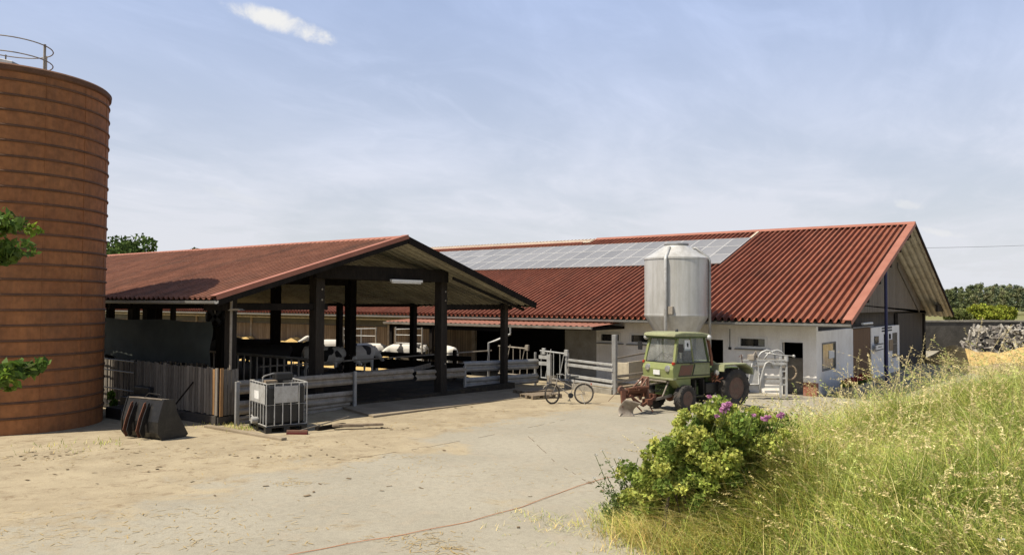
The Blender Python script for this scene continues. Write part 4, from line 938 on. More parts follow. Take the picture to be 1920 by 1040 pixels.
t = MB(); t.box(-.006, -.001, .06, 1.14, .66, 1.09); p_ = ibb(t, 'front_plate', 'galvlight')
t = MB(); t.box(-.009, -.007, .5, .82, .74, .93); ibb(t, 'paper_label', 'white', p_)
t = MB(); t.lathe([(.075, -.14), (.075, -.02), (.06, .02)], (0, .6, .25), 16, axis='x'); t.beam((-.10, .6, .32), (-.10, .72, .36), .03, .02); ibb(t, 'valve', 'galvlight', smooth=True)
t = MB(); t.lathe([(.11, 1.10), (.11, 1.15), (0, 1.15)], (.5, .6, 0), 20); ibb(t, 'filler_cap', 'blackplastic', smooth=True)
pm = thing('electric_pump', 'small black pump box with bent grey pipe on top of the liquid container', 'pump', (11.303, 15.37, gz(11)+1.15), R(-17.4))
t = MB(); t.box(.30, .72, .22, .50, .03, .21); ibb(t, 'housing', 'blackplastic', pm, bevel=.03)
t = MB(); t.tube([(.0, .25, .02), (.0, .25, .12), (.04, .26, .15), (.26, .34, .19), (.36, .36, .17)], .018, 8); ibb(t, 'pipe', 'galv', pm, smooth=True)
t = MB(); t.box(.02, .30, .1, .34, .0, .05); ibb(t, 'base_board', 'tanwood', pm)

# ------------------------------------------------------------------ loader bucket
bq = Vector((9.28, 16.22, 0)); bz = gz(9.4)
bu = thing('loader_bucket', 'worn black loader bucket standing on its mouth beside the board fence', 'bucket', (bq.x, bq.y, bz), R(9.4))
def bub(mb, name, m, parent=bu, **k): return mb.build(name, m, parent, world=False, **k)
prof = [(.02, .01), (.60, .01), (.66, .06), (.50, .30), (.36, .56), (.29, .83), (.04, .86), (-.03, .66), (-.10, .40), (-.09, .16)]
bw_ = 1.20
t = MB(); t.prism(prof, (0, .02, 0), (1, 0, 0), (0, 0, 1), (0, bw_-.04, 0)); bub(t, 'shell', 'blackpaint', bevel=.02)
for y in (0, bw_-.03): t = MB(); t.prism([(.0, 0), (.62, 0), (.69, .05), (.39, .56), (.31, .86), (.02, .88), (-.05, .66), (-.12, .40), (-.11, .14)], (0, y, 0), (1, 0, 0), (0, 0, 1), (0, .03, 0)); bub(t, 'side_plate', 'blackpaint', bevel=.008)
t = MB(); t.prism([(.03, .865), (.30, .835), (.30, .85), (.03, .885)], (0, .06, 0), (1, 0, 0), (0, 0, 1), (0, bw_-.12, 0)); bub(t, 'top_plate', 'mold')
for y in (.38, .80):
    for dy in (0, .12):
        t = MB(); t.prism([(-.02, .80), (-.07, .78), (-.20, .46), (-.27, .20), (-.20, .05), (-.12, .10), (-.14, .30), (-.08, .42), (-.03, .62)], (0, y+dy, 0), (1, 0, 0), (0, 0, 1), (0, .022, 0)); bub(t, 'hook', 'blackpaint' if dy == 0 else 'rust', bevel=.005)
t = MB(); t.tube([(.16, .25, .86), (.16, .28, .96), (.16, .66, .97), (.16, .80, .86)], .012, 6); bub(t, 'lifting_bar', 'blackpaint', smooth=True)

# ------------------------------------------------------------------ crash barrier rails along the front of the cattle barn
WP = [(a_, b_*1.12) for a_, b_ in [(0, .155), (-.035, .15), (-.08, .10), (-.08, .055), (-.02, .018), (-.02, -.018), (-.08, -.055), (-.08, -.10), (-.035, -.15), (0, -.155), (.004, -.15), (-.028, -.145), (-.074, -.098), (-.074, -.057), (-.014, -.02), (-.014, .02), (-.074, .057), (-.074, .098), (-.028, .145), (.004, .15)]]
def wrail(parent, p, q, name='rail', m='galvdull', sc=1.0):
    p, q = Vector(p), Vector(q); d = (q-p); nrm = Vector((-d.y, d.x, 0)).normalized()
    t = MB(); t.prism([(a_*sc, b_*sc) for a_, b_ in WP], p, nrm, (0, 0, 1), d)
    nb = 5
    o = t.build(name, m, parent); return o
def gp(parent, x, y, z0, z1, w=.09, m='galvdull'):
    return MB().box(x-w/2, x+w/2, y-w*.35, y+w*.35, z0, z1).build('post', m, parent, bevel=.006)
def fy(x): return 17.2+.115*(x-12)
ga = thing('guard_rail', 'weathered steel guard rail across the left front of the cattle barn', 'guard rail', (15, 17.4, -3.1))
wrail(ga, (11.75, fy(11.75), -2.15), (18.9, fy(18.9), -2.36)); wrail(ga, (11.75, fy(11.75)+.01, -2.66), (16.05, fy(16.05)+.01, -2.80)); wrail(ga, (11.75, fy(11.75)+.02, -2.98), (15.9, fy(15.9)+.02, -3.06), sc=.6)
gp(ga, 11.62, 16.95, -3.2, -1.98, .10, 'galv'); gp(ga, 16.0, fy(16)-.12, -3.2, -2.05, .10, 'galv'); gp(ga, 13.8, fy(13.8)+.12, -3.2, -2.0)
t = MB()
for x in (12.4, 13.9, 15.4, 16.6, 17.9): 
    for dz in (.075, -.075): t.sphere((x, fy(x)-.088, -2.15-.21*(x-11.75)/7.15+dz), .02, 6)
t.build('bolt_heads', 'galv', ga)
gb = thing('guard_rail', 'short single guard rail joining the long left rail to the double right rails', 'guard rail', (20, 18.1, -3.2))
wrail(gb, (18.95, fy(18.95)-.10, -2.42), (21.9, fy(21.9)-.10, -2.52)); gp(gb, 21.85, fy(21.85)-.14, -3.28, -2.28, .10, 'galv')
gc = thing('guard_rail', 'paler double guard rail, one above the other, at the right end of the cattle barn', 'guard rail', (24, 18.2, -3.25))
for z0, z1 in ((-2.34, -2.46), (-2.93, -3.04)): wrail(gc, (21.9, fy(21.9), z0), (26.15, 18.0, z1), m='galv', sc=1.12)
gp(gc, 24.1, 18.25, -3.35, -2.2); gp(gc, 26.1, 18.05, -3.35, -2.0, .1, 'galv')
ty = thing('plank', 'grey plank wedged on edge behind the joint of the guard rails', 'plank', (20, 18.3, -2.4))
MB().beam((18.6, 18.25, -2.33), (20.3, 18.45, -2.18), .04, .16).build('board', 'greywood', ty); 

# kerbs and ramp in front of the barn
tag(MB().box(10.93, 11.08, 14.3, 17.28, -3.3, gz(11)+.065).build('kerb', 'apron', None, bevel=.02), 'low concrete kerb running from the barn corner post to the caged container', 'kerb')
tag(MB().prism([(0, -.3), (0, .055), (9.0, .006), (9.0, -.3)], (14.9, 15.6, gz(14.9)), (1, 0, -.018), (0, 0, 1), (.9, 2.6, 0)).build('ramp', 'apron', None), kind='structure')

# ------------------------------------------------------------------ pen rails between the two barns
pr_ = thing('pen_rails', 'pale galvanised pen with pairs of flat rails and one tall corner post', 'pen', (25.1, 13.9, -3.3))
A_, B_, C_ = Vector((25.1, 13.9, 0)), Vector((25.95, 16.45, 0)), Vector((29.6, 13.7, 0))
MB().box(25.02, 25.18, 13.80, 13.96, -3.4, -1.15).build('corner_post', 'galv', pr_, bevel=.01)
for z, h in ((-2.235, .09), (-2.425, .11), (-2.835, .11), (-3.015, .09)):
    MB().beam((A_.x-.09, A_.y, z), (B_.x-.09, B_.y, z+.03), .05, h).build('rail', 'galvlight', pr_, bevel=.008)
for z, h in ((-2.66, .10), (-2.84, .09)): MB().beam((A_.x, A_.y-.10, z), (C_.x, C_.y-.10, z), .05, h).build('rail', 'galvdull', pr_, bevel=.008)  # duller steel puts the shade of this side into the rail colour
MB().beam((A_.x, A_.y+.0, -3.08), (C_.x, C_.y+.0, -3.08), .22, .06).build('base_plank', 'tanwood', pr_)
MB().box(B_.x-.06, B_.x+.06, B_.y-.06, B_.y+.06, -3.4, -1.95).build('post', 'galvlight', pr_)
MB().beam((A_.x-.05, A_.y, -3.24), (B_.x-.05, B_.y, -3.22), .22, .26).build('base_kerb', 'concrete', pr_, bevel=.012)
for nm, o0, o1, lb, zz in (('feed_gate', (25.75, 16.3), (26.15, 17.85), 'pale tube headlock gate with crossed bars beside the pen rails', 0.0), ('feed_gate', (26.4, 18.6), (26.6, 20.3), 'dull tube headlock gate half hidden behind the double guard rail', .08)):
    p, q = Vector((*o0, 0)), Vector((*o1, 0)); th = thing(nm, lb, 'gate', (p.x, p.y, -3.3)); mm = 'galvlight' if zz == 0 else 'galvdull'
    t = MB(); t.tube([(p.x, p.y, -1.98+zz), (q.x, q.y, -1.93+zz)], .032, 8); t.build('top_tube', mm, th, smooth=True); t = MB(); t.tube([(p.x, p.y, -3.0), (q.x, q.y, -3.0)], .028, 8); t.build('bottom_tube', mm, th, smooth=True)
    for i in range(5):
        a_ = p.lerp(q, .04+.23*i); t = MB(); t.tube([(a_.x, a_.y, -3.0), (a_.x, a_.y, -1.95+zz)], .02, 6); t.build('bar', mm, th, smooth=True)
    for i in (0, 2): 
        a_, b_ = p.lerp(q, .1+.25*i), p.lerp(q, .3+.25*i); t = MB(); t.tube([(b_.x, b_.y, -3.0), (a_.x, a_.y, -1.85+zz)], .022, 6); t.build('lock_bar', mm, th, smooth=True)
    for i in (.04, .86): a_ = p.lerp(q, i); t = MB(); t.box(a_.x-.05, a_.x+.05, a_.y-.07, a_.y+.07, -2.06+zz, -1.82+zz); t.build('lock_head', mm, th, bevel=.01)
    if zz == 0:
        a_ = p.lerp(q, .62); t = MB(); t.box(a_.x-.14, a_.x-.02, a_.y-.08, a_.y+.08, -3.3, -2.05); t.build('post', mm, th)
        for z in (-2.17, -2.42): b_ = p.lerp(q, .85); t = MB(); t.beam((a_.x-.06, a_.y, z), (b_.x-.06, b_.y+.2, z), .05, .14); t.build('plate', mm, th)
fw = MB(); fw.box(26.4, 29.0, 14.0, 14.06, -2.9, -2.22); fw.box(26.4, 29.0, 14.5, 14.55, -2.9, -2.3); fw.box(26.4, 26.46, 14.06, 14.5, -2.9, -2.25); fw.box(26.4, 29, 14.06, 14.5, -2.9, -2.85)
fto = fw.build('feed_trough', 'skylight', None, bevel=.01); tag(fto, 'cream sided feed trough standing inside the pale galvanised pen', 'trough')
t = MB(); t.beam((26.3, 14.6, -2.12), (29.4, 14.6, -2.02), .04, .06); o = t.build('wall_pipe', 'galvdull', None); tag(o, 'thin grey pipe lying level above the cream trough', 'pipe')

def pallet(x, y, z, rz, lb):
    p = thing('wooden_pallet', lb, 'pallet', (x, y, z), rz, 'wooden pallets by the bicycle')
    t = MB()
    for i in range(6): t.box(-.6, .6, -.4+.137*i, -.4+.137*i+.11, .12, .142)
    t.build('deck', 'tanwood', p, world=False)
    t = MB()
    for yy in (-.36, 0, .36): 
        t.box(-.6, .6, yy-.05, yy+.05, 0, .02)
        for xx in (-.55, 0, .55): t.box(xx-.06, xx+.06, yy-.05, yy+.05, .02, .12)
    t.build('blocks', 'tanwood', p, world=False)
    return p
pallet(22.3, 15.2, gz(22.3), R(-20), 'sunlit wooden pallet lying flat behind the front wheel of the bicycle')
pallet(23.3, 16.2, gz(23.3), R(-24), 'shaded wooden pallet lying flat below the double guard rail')

# ------------------------------------------------------------------ feed fence, inner rails, gates and cattle
ff = thing('feed_fence', 'dark feed fence with upright bars inside the cattle barn', 'feed fence', (15.2, 21, -3.1))
for z in (-1.72, -2.75): MB().tube([(15.25, 18.4, z), (15.9, 31, z)], .045, 8).build('rail', 'galvdull', ff, smooth=True)
for i in range(34):
    tt = i/34; MB().tube([(15.25+.65*tt, 18.5+12.5*tt, -2.75), (15.25+.65*tt, 18.5+12.5*tt, -1.72)], .028, 6).build('bar', 'galvdull', ff, smooth=True)
MB().box(15.2, 15.4, 18.4, 31, -3.2, -2.8).build('kerb', 'concdark', ff)
ir = thing('rail_fence', 'dark plank rail fence along the right-hand posts inside the cattle barn', 'fence', (23.9, 25, -3.2))
for z, h in ((-2.22, .20), (-2.62, .42)): MB().box(23.76, 23.80, 19.5, 34, z-h/2, z+h/2).build('plank', 'darkwood', ir)
for y in (20.4, 25, 29.5, 34, 38.5, 43): MB().box(23.8, 23.92, y-.06, y+.06, -3.3, -1.9).build('post', 'darkwood', ir)
ir2 = thing('tube_fence', 'thin steel tube fence crossing the cattle barn in front of the cows', 'fence', (20, 21.3, -3.2))
for z in (-2.15, -2.6): MB().tube([(15.9, 22.0, z), (26.5, 20.6, z+.1)], .03, 6).build('tube', 'galvdull', ir2, smooth=True)
def tgate(r0, d0, r1, d1, z0, z1, nh, lb):
    p, q = rd(r0, d0), rd(r1, d1); th = thing('tube_gate', lb, 'gate', (p.x, p.y, -3.25))
    t = MB(); t.tube([(p.x, p.y, z0), (p.x, p.y, z1), (q.x, q.y, z1+.05), (q.x, q.y, z0)], .028, 6); t.build('frame', 'galvlight', th, smooth=True)
    for i in range(nh): z = z0+(z1-z0)*(i+.3)/nh; m_ = MB(); m_.tube([(p.x, p.y, z), (q.x, q.y, z)], .02, 6); m_.build('bar', 'galvlight', th, smooth=True)
    mm = p.lerp(q, .55); m_ = MB(); m_.tube([(mm.x, mm.y, z0), (mm.x, mm.y, z1)], .02, 6); m_.build('upright', 'galvlight', th, smooth=True)
    for z in (p, q): m_ = MB(); m_.tube([(z.x, z.y, -3.35), (z.x, z.y, z1+.1)], .04, 6); m_.build('post', 'galvdull', th)
tgate(-8.0, 37.4, -6.35, 36.8, -2.6, -1.30, 3, 'pale tube gate behind the cows with a bent top corner')
tgate(-5.4, 36.6, -4.1, 36.0, -2.75, -1.27, 4, 'pale tube gate with four bars further right behind the white cows')

hy = MB(); hv = []; hf = []; n_ = 60
for i in range(n_+1):
    y = 26.5+33*i/n_; h_ = .85+.2*math.sin(i*.7)+.12*math.sin(i*2.3)
    for j in range(7):
        t_ = j/6; hv.append((29.7-3.2*t_, y, -3.45+.1+h_*(1-t_)**.75*1.15+.05*math.sin(i*3.1+j*2)))
hy.add(hv, [(i*7+j, (i+1)*7+j, (i+1)*7+j+1, i*7+j+1) for i in range(n_) for j in range(6)])
tag(hy.build('straw_bank', 'straw', None, smooth=True, angle=180), 'long golden straw bank at the foot of the board wall behind the cows', 'straw', kind='stuff')

def cow_mat(name, thr, seed):
    m = bpy.data.materials.new(name); N, L = nodes_of(m); b = N['Principled BSDF']
    tc = N.new('ShaderNodeTexCoord'); mp = N.new('ShaderNodeMapping'); mp.inputs['Location'].default_value = (seed*3.1, seed*1.7, seed*.9); L.new(tc.outputs['Object'], mp.inputs[0])
    n = N.new('ShaderNodeTexNoise'); n.inputs['Scale'].default_value = 1.7; n.inputs['Detail'].default_value = 2; L.new(mp.outputs[0], n.inputs['Vector'])
    r = N.new('ShaderNodeMapRange'); r.inputs['From Min'].default_value = thr-.012; r.inputs['From Max'].default_value = thr+.012; L.new(n.outputs['Fac'], r.inputs['Value'])
    mx = N.new('ShaderNodeMix'); mx.data_type = 'RGBA'; mx.inputs[6].default_value = lin((.58, .55, .49)); mx.inputs[7].default_value = lin((.018, .016, .015)); L.new(r.outputs['Result'], mx.inputs[0])
    L.new(mx.outputs[2], b.inputs['Base Color']); b.inputs['Roughness'].default_value = .75; return m
def loft(mb, rings, n=14):
    """rings: (centre, a, half width, half height) with a the unit direction along the limb"""
    v = []; f = []
    for c, a_, w_, h_ in rings:
        c = Vector(c); a_ = Vector(a_).normalized(); sd_ = a_.cross(Vector((0, 0, 1)))
        sd_ = sd_.normalized() if sd_.length > .2 else Vector((0, 1, 0)); up = sd_.cross(a_)
        for j in range(n): th_ = 2*math.pi*j/n; v.append(c+sd_*(w_*math.cos(th_))+up*(h_*math.sin(th_)))
    k = len(rings)
    for i in range(k-1):
        for j in range(n): f.append((i*n+j, i*n+(j+1) % n, (i+1)*n+(j+1) % n, (i+1)*n+j))
    f.append(tuple(reversed(range(n)))); f.append(tuple((k-1)*n+j for j in range(n)))
    mb.add(v, f)
def cow_mesh(name, head):
    mb = MB(); X = (1, 0, 0)
    loft(mb, [((-.86, 0, 1.22), X, .10, .10), ((-.80, 0, 1.16), X, .22, .22), ((-.62, 0, 1.09), X, .28, .31), ((-.3, 0, 1.04), X, .30, .35), ((0, 0, 1.02), X, .32, .38), ((.3, 0, 1.02), X, .30, .38), ((.58, 0, 1.05), X, .25, .34), ((.74, 0, 1.10), X, .17, .26), ((.84, 0, 1.14), X, .11, .18)])
    nk = [(Vector((.60, 0, 1.14)), .15, .27), (Vector((.86, 0, 1.20+.10*head)), .12, .20), (Vector((1.08, 0, 1.24+.26*head)), .10, .16)]
    loft(mb, [(c, (1, 0, .2*head), w_, h_) for c, w_, h_ in nk])
    hc = nk[-1][0]; hd_ = Vector((.82, 0, -.55+.15*head)).normalized()
    loft(mb, [(hc+hd_*t_, hd_, w_, h_) for t_, w_, h_ in ((-.08, .09, .11), (.06, .11, .13), (.20, .095, .105), (.36, .075, .08), (.46, .085, .075), (.52, .06, .05))])
    for sd_ in (1, -1):
        e = hc+Vector((0, sd_*.09, .07)); loft(mb, [(e, (0, sd_, 0), .035, .05), (e+Vector((-.02, sd_*.09, .0)), (0, sd_, 0), .02, .06), (e+Vector((-.03, sd_*.17, -.01)), (0, sd_, 0), .012, .02)], 8)
        y = .19*sd_
        loft(mb, [((.50, y*.9, 1.0), (0, 0, -1), .09, .13), ((.50, y, .78), (.02, 0, -1), .065, .09), ((.52, y, .46), (0, 0, -1), .048, .055), ((.51, y, .26), (0, 0, -1), .036, .04), ((.52, y, .09), (0, 0, -1), .04, .045), ((.54, y, .0), (0, 0, -1), .055, .065)], 10)
        loft(mb, [((-.60, y*.95, 1.06), (0, 0, -1), .12, .22), ((-.58, y, .80), (.1, 0, -1), .08, .15), ((-.66, y, .58), (-.2, 0, -1), .05, .075), ((-.73, y, .46), (0, 0, -1), .045, .055), ((-.71, y, .26), (0, 0, -1), .036, .042), ((-.70, y, .09), (0, 0, -1), .04, .046), ((-.68, y, .0), (0, 0, -1), .055, .065)], 10)
    loft(mb, [((-.42, 0, .78), (0, 0, -1), .17, .18), ((-.40, 0, .60), (0, 0, -1), .13, .14), ((-.40, 0, .52), (0, 0, -1), .07, .08)], 12)
    loft(mb, [((-.83, 0, 1.34), (-1, 0, -.3), .03, .04), ((-.93, 0, 1.18), (-.1, 0, -1), .02, .025), ((-.94, 0, .80), (0, 0, -1), .016, .018), ((-.93, 0, .55), (0, 0, -1), .035, .035), ((-.92, 0, .42), (0, 0, -1), .01, .01)], 8)
    o = mb.build(name, 'dark', None)
    md = o.modifiers.new('remesh', 'REMESH'); md.mode = 'VOXEL'; md.voxel_size = .028
    sm = o.modifiers.new('soft', 'SMOOTH'); sm.iterations = 6; sm.factor = .6
    dg = bpy.context.evaluated_depsgraph_get(); me = bpy.data.meshes.new_from_object(o.evaluated_get(dg)); me.name = name
    for p in me.polygons: p.use_smooth = True
    bpy.data.objects.remove(o, do_unlink=True); return me
cmesh = [cow_mesh('cow_body', .9), cow_mesh('cow_body', -.9)]
LFT = math.degrees(math.atan2(.805, -.593))
for k, (x, y, hd_, thr, ms, lb) in enumerate((
    (22.3, 31.2, LFT+8, .20, 0, 'black cow, farthest left in the cattle barn'),
    (21.4, 27.3, LFT-200, .26, 0, 'black cow in the shade left of the thick front post'),
    (20.0, 23.6, LFT+170, .50, 1, 'black and white cow standing right of the thick front post'),
    (21.6, 23.4, 8, .57, 1, 'white cow with black patches in the middle of the cattle barn'),
    (25.3, 27.0, LFT+182, .56, 1, 'white-backed cow in the sun just behind the patched cow'),
    (26.4, 25.4, LFT+10, .53, 1, 'white cow with a dark head in the sun near the four-bar gate'),
    (26.3, 22.8, 52, .64, 1, 'white cow in the sun farthest right, beside the thick right post'),
    (27.0, 31.6, LFT+20, .62, 0, 'small distant white cow near the straw bank'),
    (20.4, 28.9, LFT+12, .27, 1, 'black cow with lowered head between two dark posts'),
    (18.9, 25.6, LFT+16, .24, 1, 'black cow nearest the feed fence in the deep shade of the barn'), (17.6, 28.6, LFT+170, .28, 0, 'black cow facing right behind the feed fence bars'), (22.6, 35.2, LFT+165, .30, 0, 'black cow far back under the barn roof'))):
    me = cmesh[ms].copy(); me.materials.clear(); me.materials.append(cow_mat('cow_hide', thr, k+1))
    o = bpy.data.objects.new('cow', me); COL.objects.link(o); o.location = (x, y, gz(x)+.12 if x < 24 else gz(x)); o.rotation_euler = (0, 0, R(hd_))
    tag(o, lb, 'cow', 'cattle in and behind the open barn')
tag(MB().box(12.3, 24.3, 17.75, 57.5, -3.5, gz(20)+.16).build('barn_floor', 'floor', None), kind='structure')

# ------------------------------------------------------------------ cattle crush by the barn door
cz = gz(27.5); CD = 27.6
def cp_(u, v, dd=0.0):
    d_ = CD+dd; p = rd((u-960)/FPX*d_, d_); return Vector((p.x, p.y, ((520+46.6+.0044*(u-960))-v)/FPX*CD))
cr = thing('cattle_crush', 'white tubular cattle crush with arched bars standing by the open barn door', 'cattle crush', cp_(1430, 745))
def ct(pts, r_, name, dd=0.0, m='galvlight'): return MB().tube([cp_(u, v, dd) for u, v in pts], r_, 8).build(name, m, cr, smooth=True, angle=180)
for u in (1390.5, 1462.5, 1473.5): MB().beam(cp_(u, 745), cp_(u, 668 if u > 1400 else 665), .07, .07, up=Fh).build('post', 'galvlight', cr, bevel=.008)
for u in (1391, 1473): MB().beam(cp_(u, 742, .75), cp_(u, 668, .75), .06, .06, up=Fh).build('post', 'galvdull', cr)
for v, u0, u1, h_ in ((674.5, 1391, 1473, .06), (681, 1391, 1474, .09)): MB().beam(cp_(u0, v, -.03), cp_(u1, v, -.03), .05, h_).build('top_rail', 'galvlight', cr, bevel=.006)
for v in (676, 690, 712): MB().beam(cp_(1391, v, .75), cp_(1473, v, .75), .04, .07).build('back_rail', 'galvdull', cr)
def panel(poly, dd, name, m): 
    pts = [cp_(u, v, dd) for u, v in poly]; k_ = len(pts); pts2 = [p+Fh*.015 for p in pts]
    return MB().add(pts+pts2, [tuple(range(k_)), tuple(range(k_, 2*k_))[::-1]]+[(i, (i+1) % k_, k_+(i+1) % k_, k_+i) for i in range(k_)]).build(name, m, cr)
panel([(1404, 686), (1420.5, 686), (1422, 729), (1402.5, 729)], -.02, 'panel', 'galvlight'); panel([(1424, 690), (1433, 688), (1433, 726), (1425, 728)], .0, 'panel', 'galvlight'); panel([(1433, 682), (1461, 682), (1461, 690), (1433, 690)], -.005, 'panel', 'galvlight')
for v in (706, 713.5, 724, 733): MB().beam(cp_(1433, v), cp_(1462, v), .03, .08).build('slat', 'galvlight', cr)
for v in (695, 708, 720): MB().beam(cp_(1463, v), cp_(1473, v), .03, .05).build('slat', 'galvlight', cr)
ct([(1401, 738), (1401.5, 718), (1406, 698), (1410, 680), (1415, 677), (1419, 678), (1421, 686), (1422.5, 719), (1402, 719)], .028, 'arch', -.05)
ct([(1424.5, 735), (1425, 712), (1431, 690), (1435, 680), (1441, 677), (1447, 680), (1448.5, 688)], .032, 'arch', -.06)
ct([(1421.5, 678), (1422, 667), (1427, 661), (1437, 656.5), (1444, 658), (1452, 666), (1453, 688)], .032, 'arch', .25)
ct([(1431, 676), (1438, 666), (1446, 660), (1457, 657), (1464, 660), (1472, 669)], .032, 'arch', .45)
ct([(1434, 661.5), (1460, 665.5), (1487, 667.5)], .020, 'lever', .2); MB().sphere(cp_(1487.5, 667.7, .2), .055, 10).build('lever_knob', 'galvlight', cr, smooth=True)
MB().lathe([(.07, -.09), (.07, .09)], cp_(1473.5, 672), 14).build('post_cap', 'galvlight', cr, smooth=True)
ct([(1481+11*math.cos(2*math.pi*i/24), 698+12.5*math.sin(2*math.pi*i/24)) for i in range(25)], .035, 'hoop', .1, 'tanwood')
MB().box(*(lambda c: (c.x-.12, c.x+.12, c.y-.12, c.y+.12, c.z-.1, c.z+.1))(cp_(1409, 669))).build('latch_box', 'galvdull', cr, bevel=.02)
ct([(1401, 672), (1412, 665), (1416, 658), (1419, 670)], .03, 'latch_arm', .0, 'galvdull'); ct([(1385, 668), (1390, 664), (1392, 700)], .015, 'chain', -.05, 'rust')

# ------------------------------------------------------------------ small things in the yard
br_ = thing('broom', 'yard broom with dark red bristles lying in front of the caged container', 'broom', (11.9, 14.9, -3.06))
h0 = Vector((11.75, 14.80, gz(11.8)+.07)); h1 = Vector((13.1, 14.55, gz(13)+.30))
MB().beam(h0-Vector(Rh)*.24+Fh*0, h0+Vector(Rh)*.24, .07, .05).build('head', 'rustpaint', br_); MB().beam(h0-Vector(Rh)*.24-Vector((0, 0, .045)), h0+Vector(Rh)*.24-Vector((0, 0, .045)), .10, .05).build('bristles', 'brush', br_)
MB().tube([h0, h1], .016, 8).build('handle', 'greywood', br_, smooth=True)
for (a0, a1, w_, z_, lb, mm) in (((12.75, 14.75), (13.75, 14.05), .16, .13, 'tan plank lying on the ground under the broom handle', 'tanwood'), ((12.9, 15.2), (13.6, 14.6), .12, .05, 'grey plank lying in the shade behind the broom', 'greywood')):
    o = MB().beam((a0[0], a0[1], gz(a0[0])+z_-.03), (a1[0], a1[1], gz(a1[0])+z_-.03), w_, .05).build('plank', mm, None, bevel=.004); tag(o, lb, 'plank')
o = MB().beam((12.4, 14.9, gz(12.4)+.045), (13.3, 14.95, gz(13.3)+.045), .12, .09).build('plank', 'darkwood', None); tag(o, 'dark wooden block lying beneath the tan plank by the broom', 'plank')
shv = thing('shovel', 'dark long-handled shovel leaning on the grey board fence behind the bucket', 'shovel', (11.2, 18.3, -3.05))
MB().tube([(10.95, 18.75, -2.75), (11.30, 18.35, -2.05)], .02, 8).build('handle', 'darkwood', shv, smooth=True)
MB().prism([(-.12, 0), (.12, 0), (.10, .3), (-.10, .3)], (10.92, 18.8, -3.03), (.75, .65, 0), (.1, -.1, .98), (.01, -.01, 0)).build('blade', 'blackpaint', shv)
pt = thing('stone_planter', 'low stone planter with red bedding flowers in front of the gable window', 'planter', (31.5, 7.1, -3.45))
t = MB(); t.box(30.2, 33.6, 6.9, 7.5, -3.45, -3.02); t.build('trough', 'concrete', pt, bevel=.03)
V = []; Fq = []; Tn = []
def leafquads(n, cen, rad, size, tint, tvar, elong=1.6, flat=.0):
    """n small bent leaves spread through an ellipsoid"""
    d_ = rng.normal(size=(n, 3)); d_ /= np.linalg.norm(d_, axis=1)[:, None]; rr_ = rng.uniform(.35, 1, n)**.6
    c = np.array(cen)+d_*rr_[:, None]*np.array(rad)
    a_ = rng.normal(size=(n, 3)); a_ /= np.linalg.norm(a_, axis=1)[:, None]
    b_ = np.cross(a_, rng.normal(size=(n, 3))); b_ /= np.linalg.norm(b_, axis=1)[:, None]
    if flat: b_[:, 2] *= (1-flat)
    s_ = size*rng.uniform(.6, 1.3, n)[:, None]
    v = np.stack([c-a_*s_*elong/2, c-b_*s_/2, c+a_*s_*elong/2, c+b_*s_/2], 1).reshape(-1, 3)
    f = np.arange(4*n).reshape(n, 4)
    t_ = np.array(tint)*(1+rng.uniform(-tvar, tvar, (n, 1)))*(1+rng.uniform(-.08, .08, (n, 3))); t_ = np.repeat(t_, 4, 0)
    return v, f, t_
def merge(parts):
    V, F_, T_ = [], [], []; o = 0
    for v, f, t_ in parts: V.append(v); F_.append(f+o); T_.append(t_); o += len(v)
    return np.concatenate(V), np.concatenate(F_), np.concatenate(T_)
v, f, t_ = merge([leafquads(60, (30.3+.27*i, 7.2, -2.93+.03*math.sin(i*2)), (.22, .25, .13), .08, (.8, .8, .8) if i % 3 else (1.3, 1.2, .5), .4) for i in range(13)]); np_mesh('leaves', v, f, 'leaf', pt, t_)
for i in range(12): v, f, t_ = leafquads(46, (30.4+.27*i, 7.15, -2.82+.04*math.sin(i*2.3)), (.18, .18, .06), .09, (1, 1, 1), .2); np_mesh('flower_cluster', v, f, 'redflower', pt, t_)

# ------------------------------------------------------------------ bunker wall, heaps and wire on the right
def img(u, v, d_): p = rd((u-960)/FPX*d_, d_); return Vector((p.x, p.y, (566.6+.0044*(u-960)-v)/FPX*d_))
bk_ = thing('concrete_wall', 'dark weathered concrete bunker wall beyond the barn gable', 'wall', img(1850, 660, 58))
a_, b_ = img(1700, 597, 58), img(2300, 600, 62)
MB().beam((a_.x, a_.y, -2.45), (b_.x, b_.y, -2.45), .3, 2.3).build('wall', 'concdark', bk_)
MB().beam((a_.x, a_.y, -1.24), (b_.x, b_.y, -1.24), .42, .12).build('coping', 'concrete', bk_)
def heap(name, u0, u1, d_, ztop, hw_, m, lb, cat, seed, base=-3.6):
    p, q = img(u0, 650, d_), img(u1, 650, d_); ax = (q-p); ax.z = 0; Lh = ax.length; ax.normalize(); pn = Vector((-ax.y, ax.x, 0)); v = []; f = []; nu_, nw = 70, 14
    for i in range(nu_+1):
        s_ = i/nu_
        for j in range(nw+1):
            w_ = (j/nw-.5)*2
            h_ = max(0, 1-w_*w_)**.8*min(1, s_*9, (1-s_)*9)**.6*(.82+.4*(mnoise.noise(Vector((s_*Lh*.5, w_*1.2, seed)))))
            h_ += .05*mnoise.noise(Vector((s_*Lh*2, w_*4, seed)))
            c = p+ax*(s_*Lh)+pn*(w_*hw_); v.append((c.x, c.y, base+(ztop-base)*h_))
    o = MB().add(v, [(i*(nw+1)+j, (i+1)*(nw+1)+j, (i+1)*(nw+1)+j+1, i*(nw+1)+j+1) for i in range(nu_) for j in range(nw)]).build(name, m, None, smooth=True, angle=180)
    return tag(o, lb, cat)
heap('straw_heap', 1725, 2250, 46, -2.40, 2.2, 'straw', 'long golden straw heap in front of the bunker wall', 'straw heap', 1.3)
heap('chip_heap', 1775, 2200, 40, -3.0, 1.6, 'palepile', 'low pale brown heap in front of the golden straw', 'heap', 4.1)
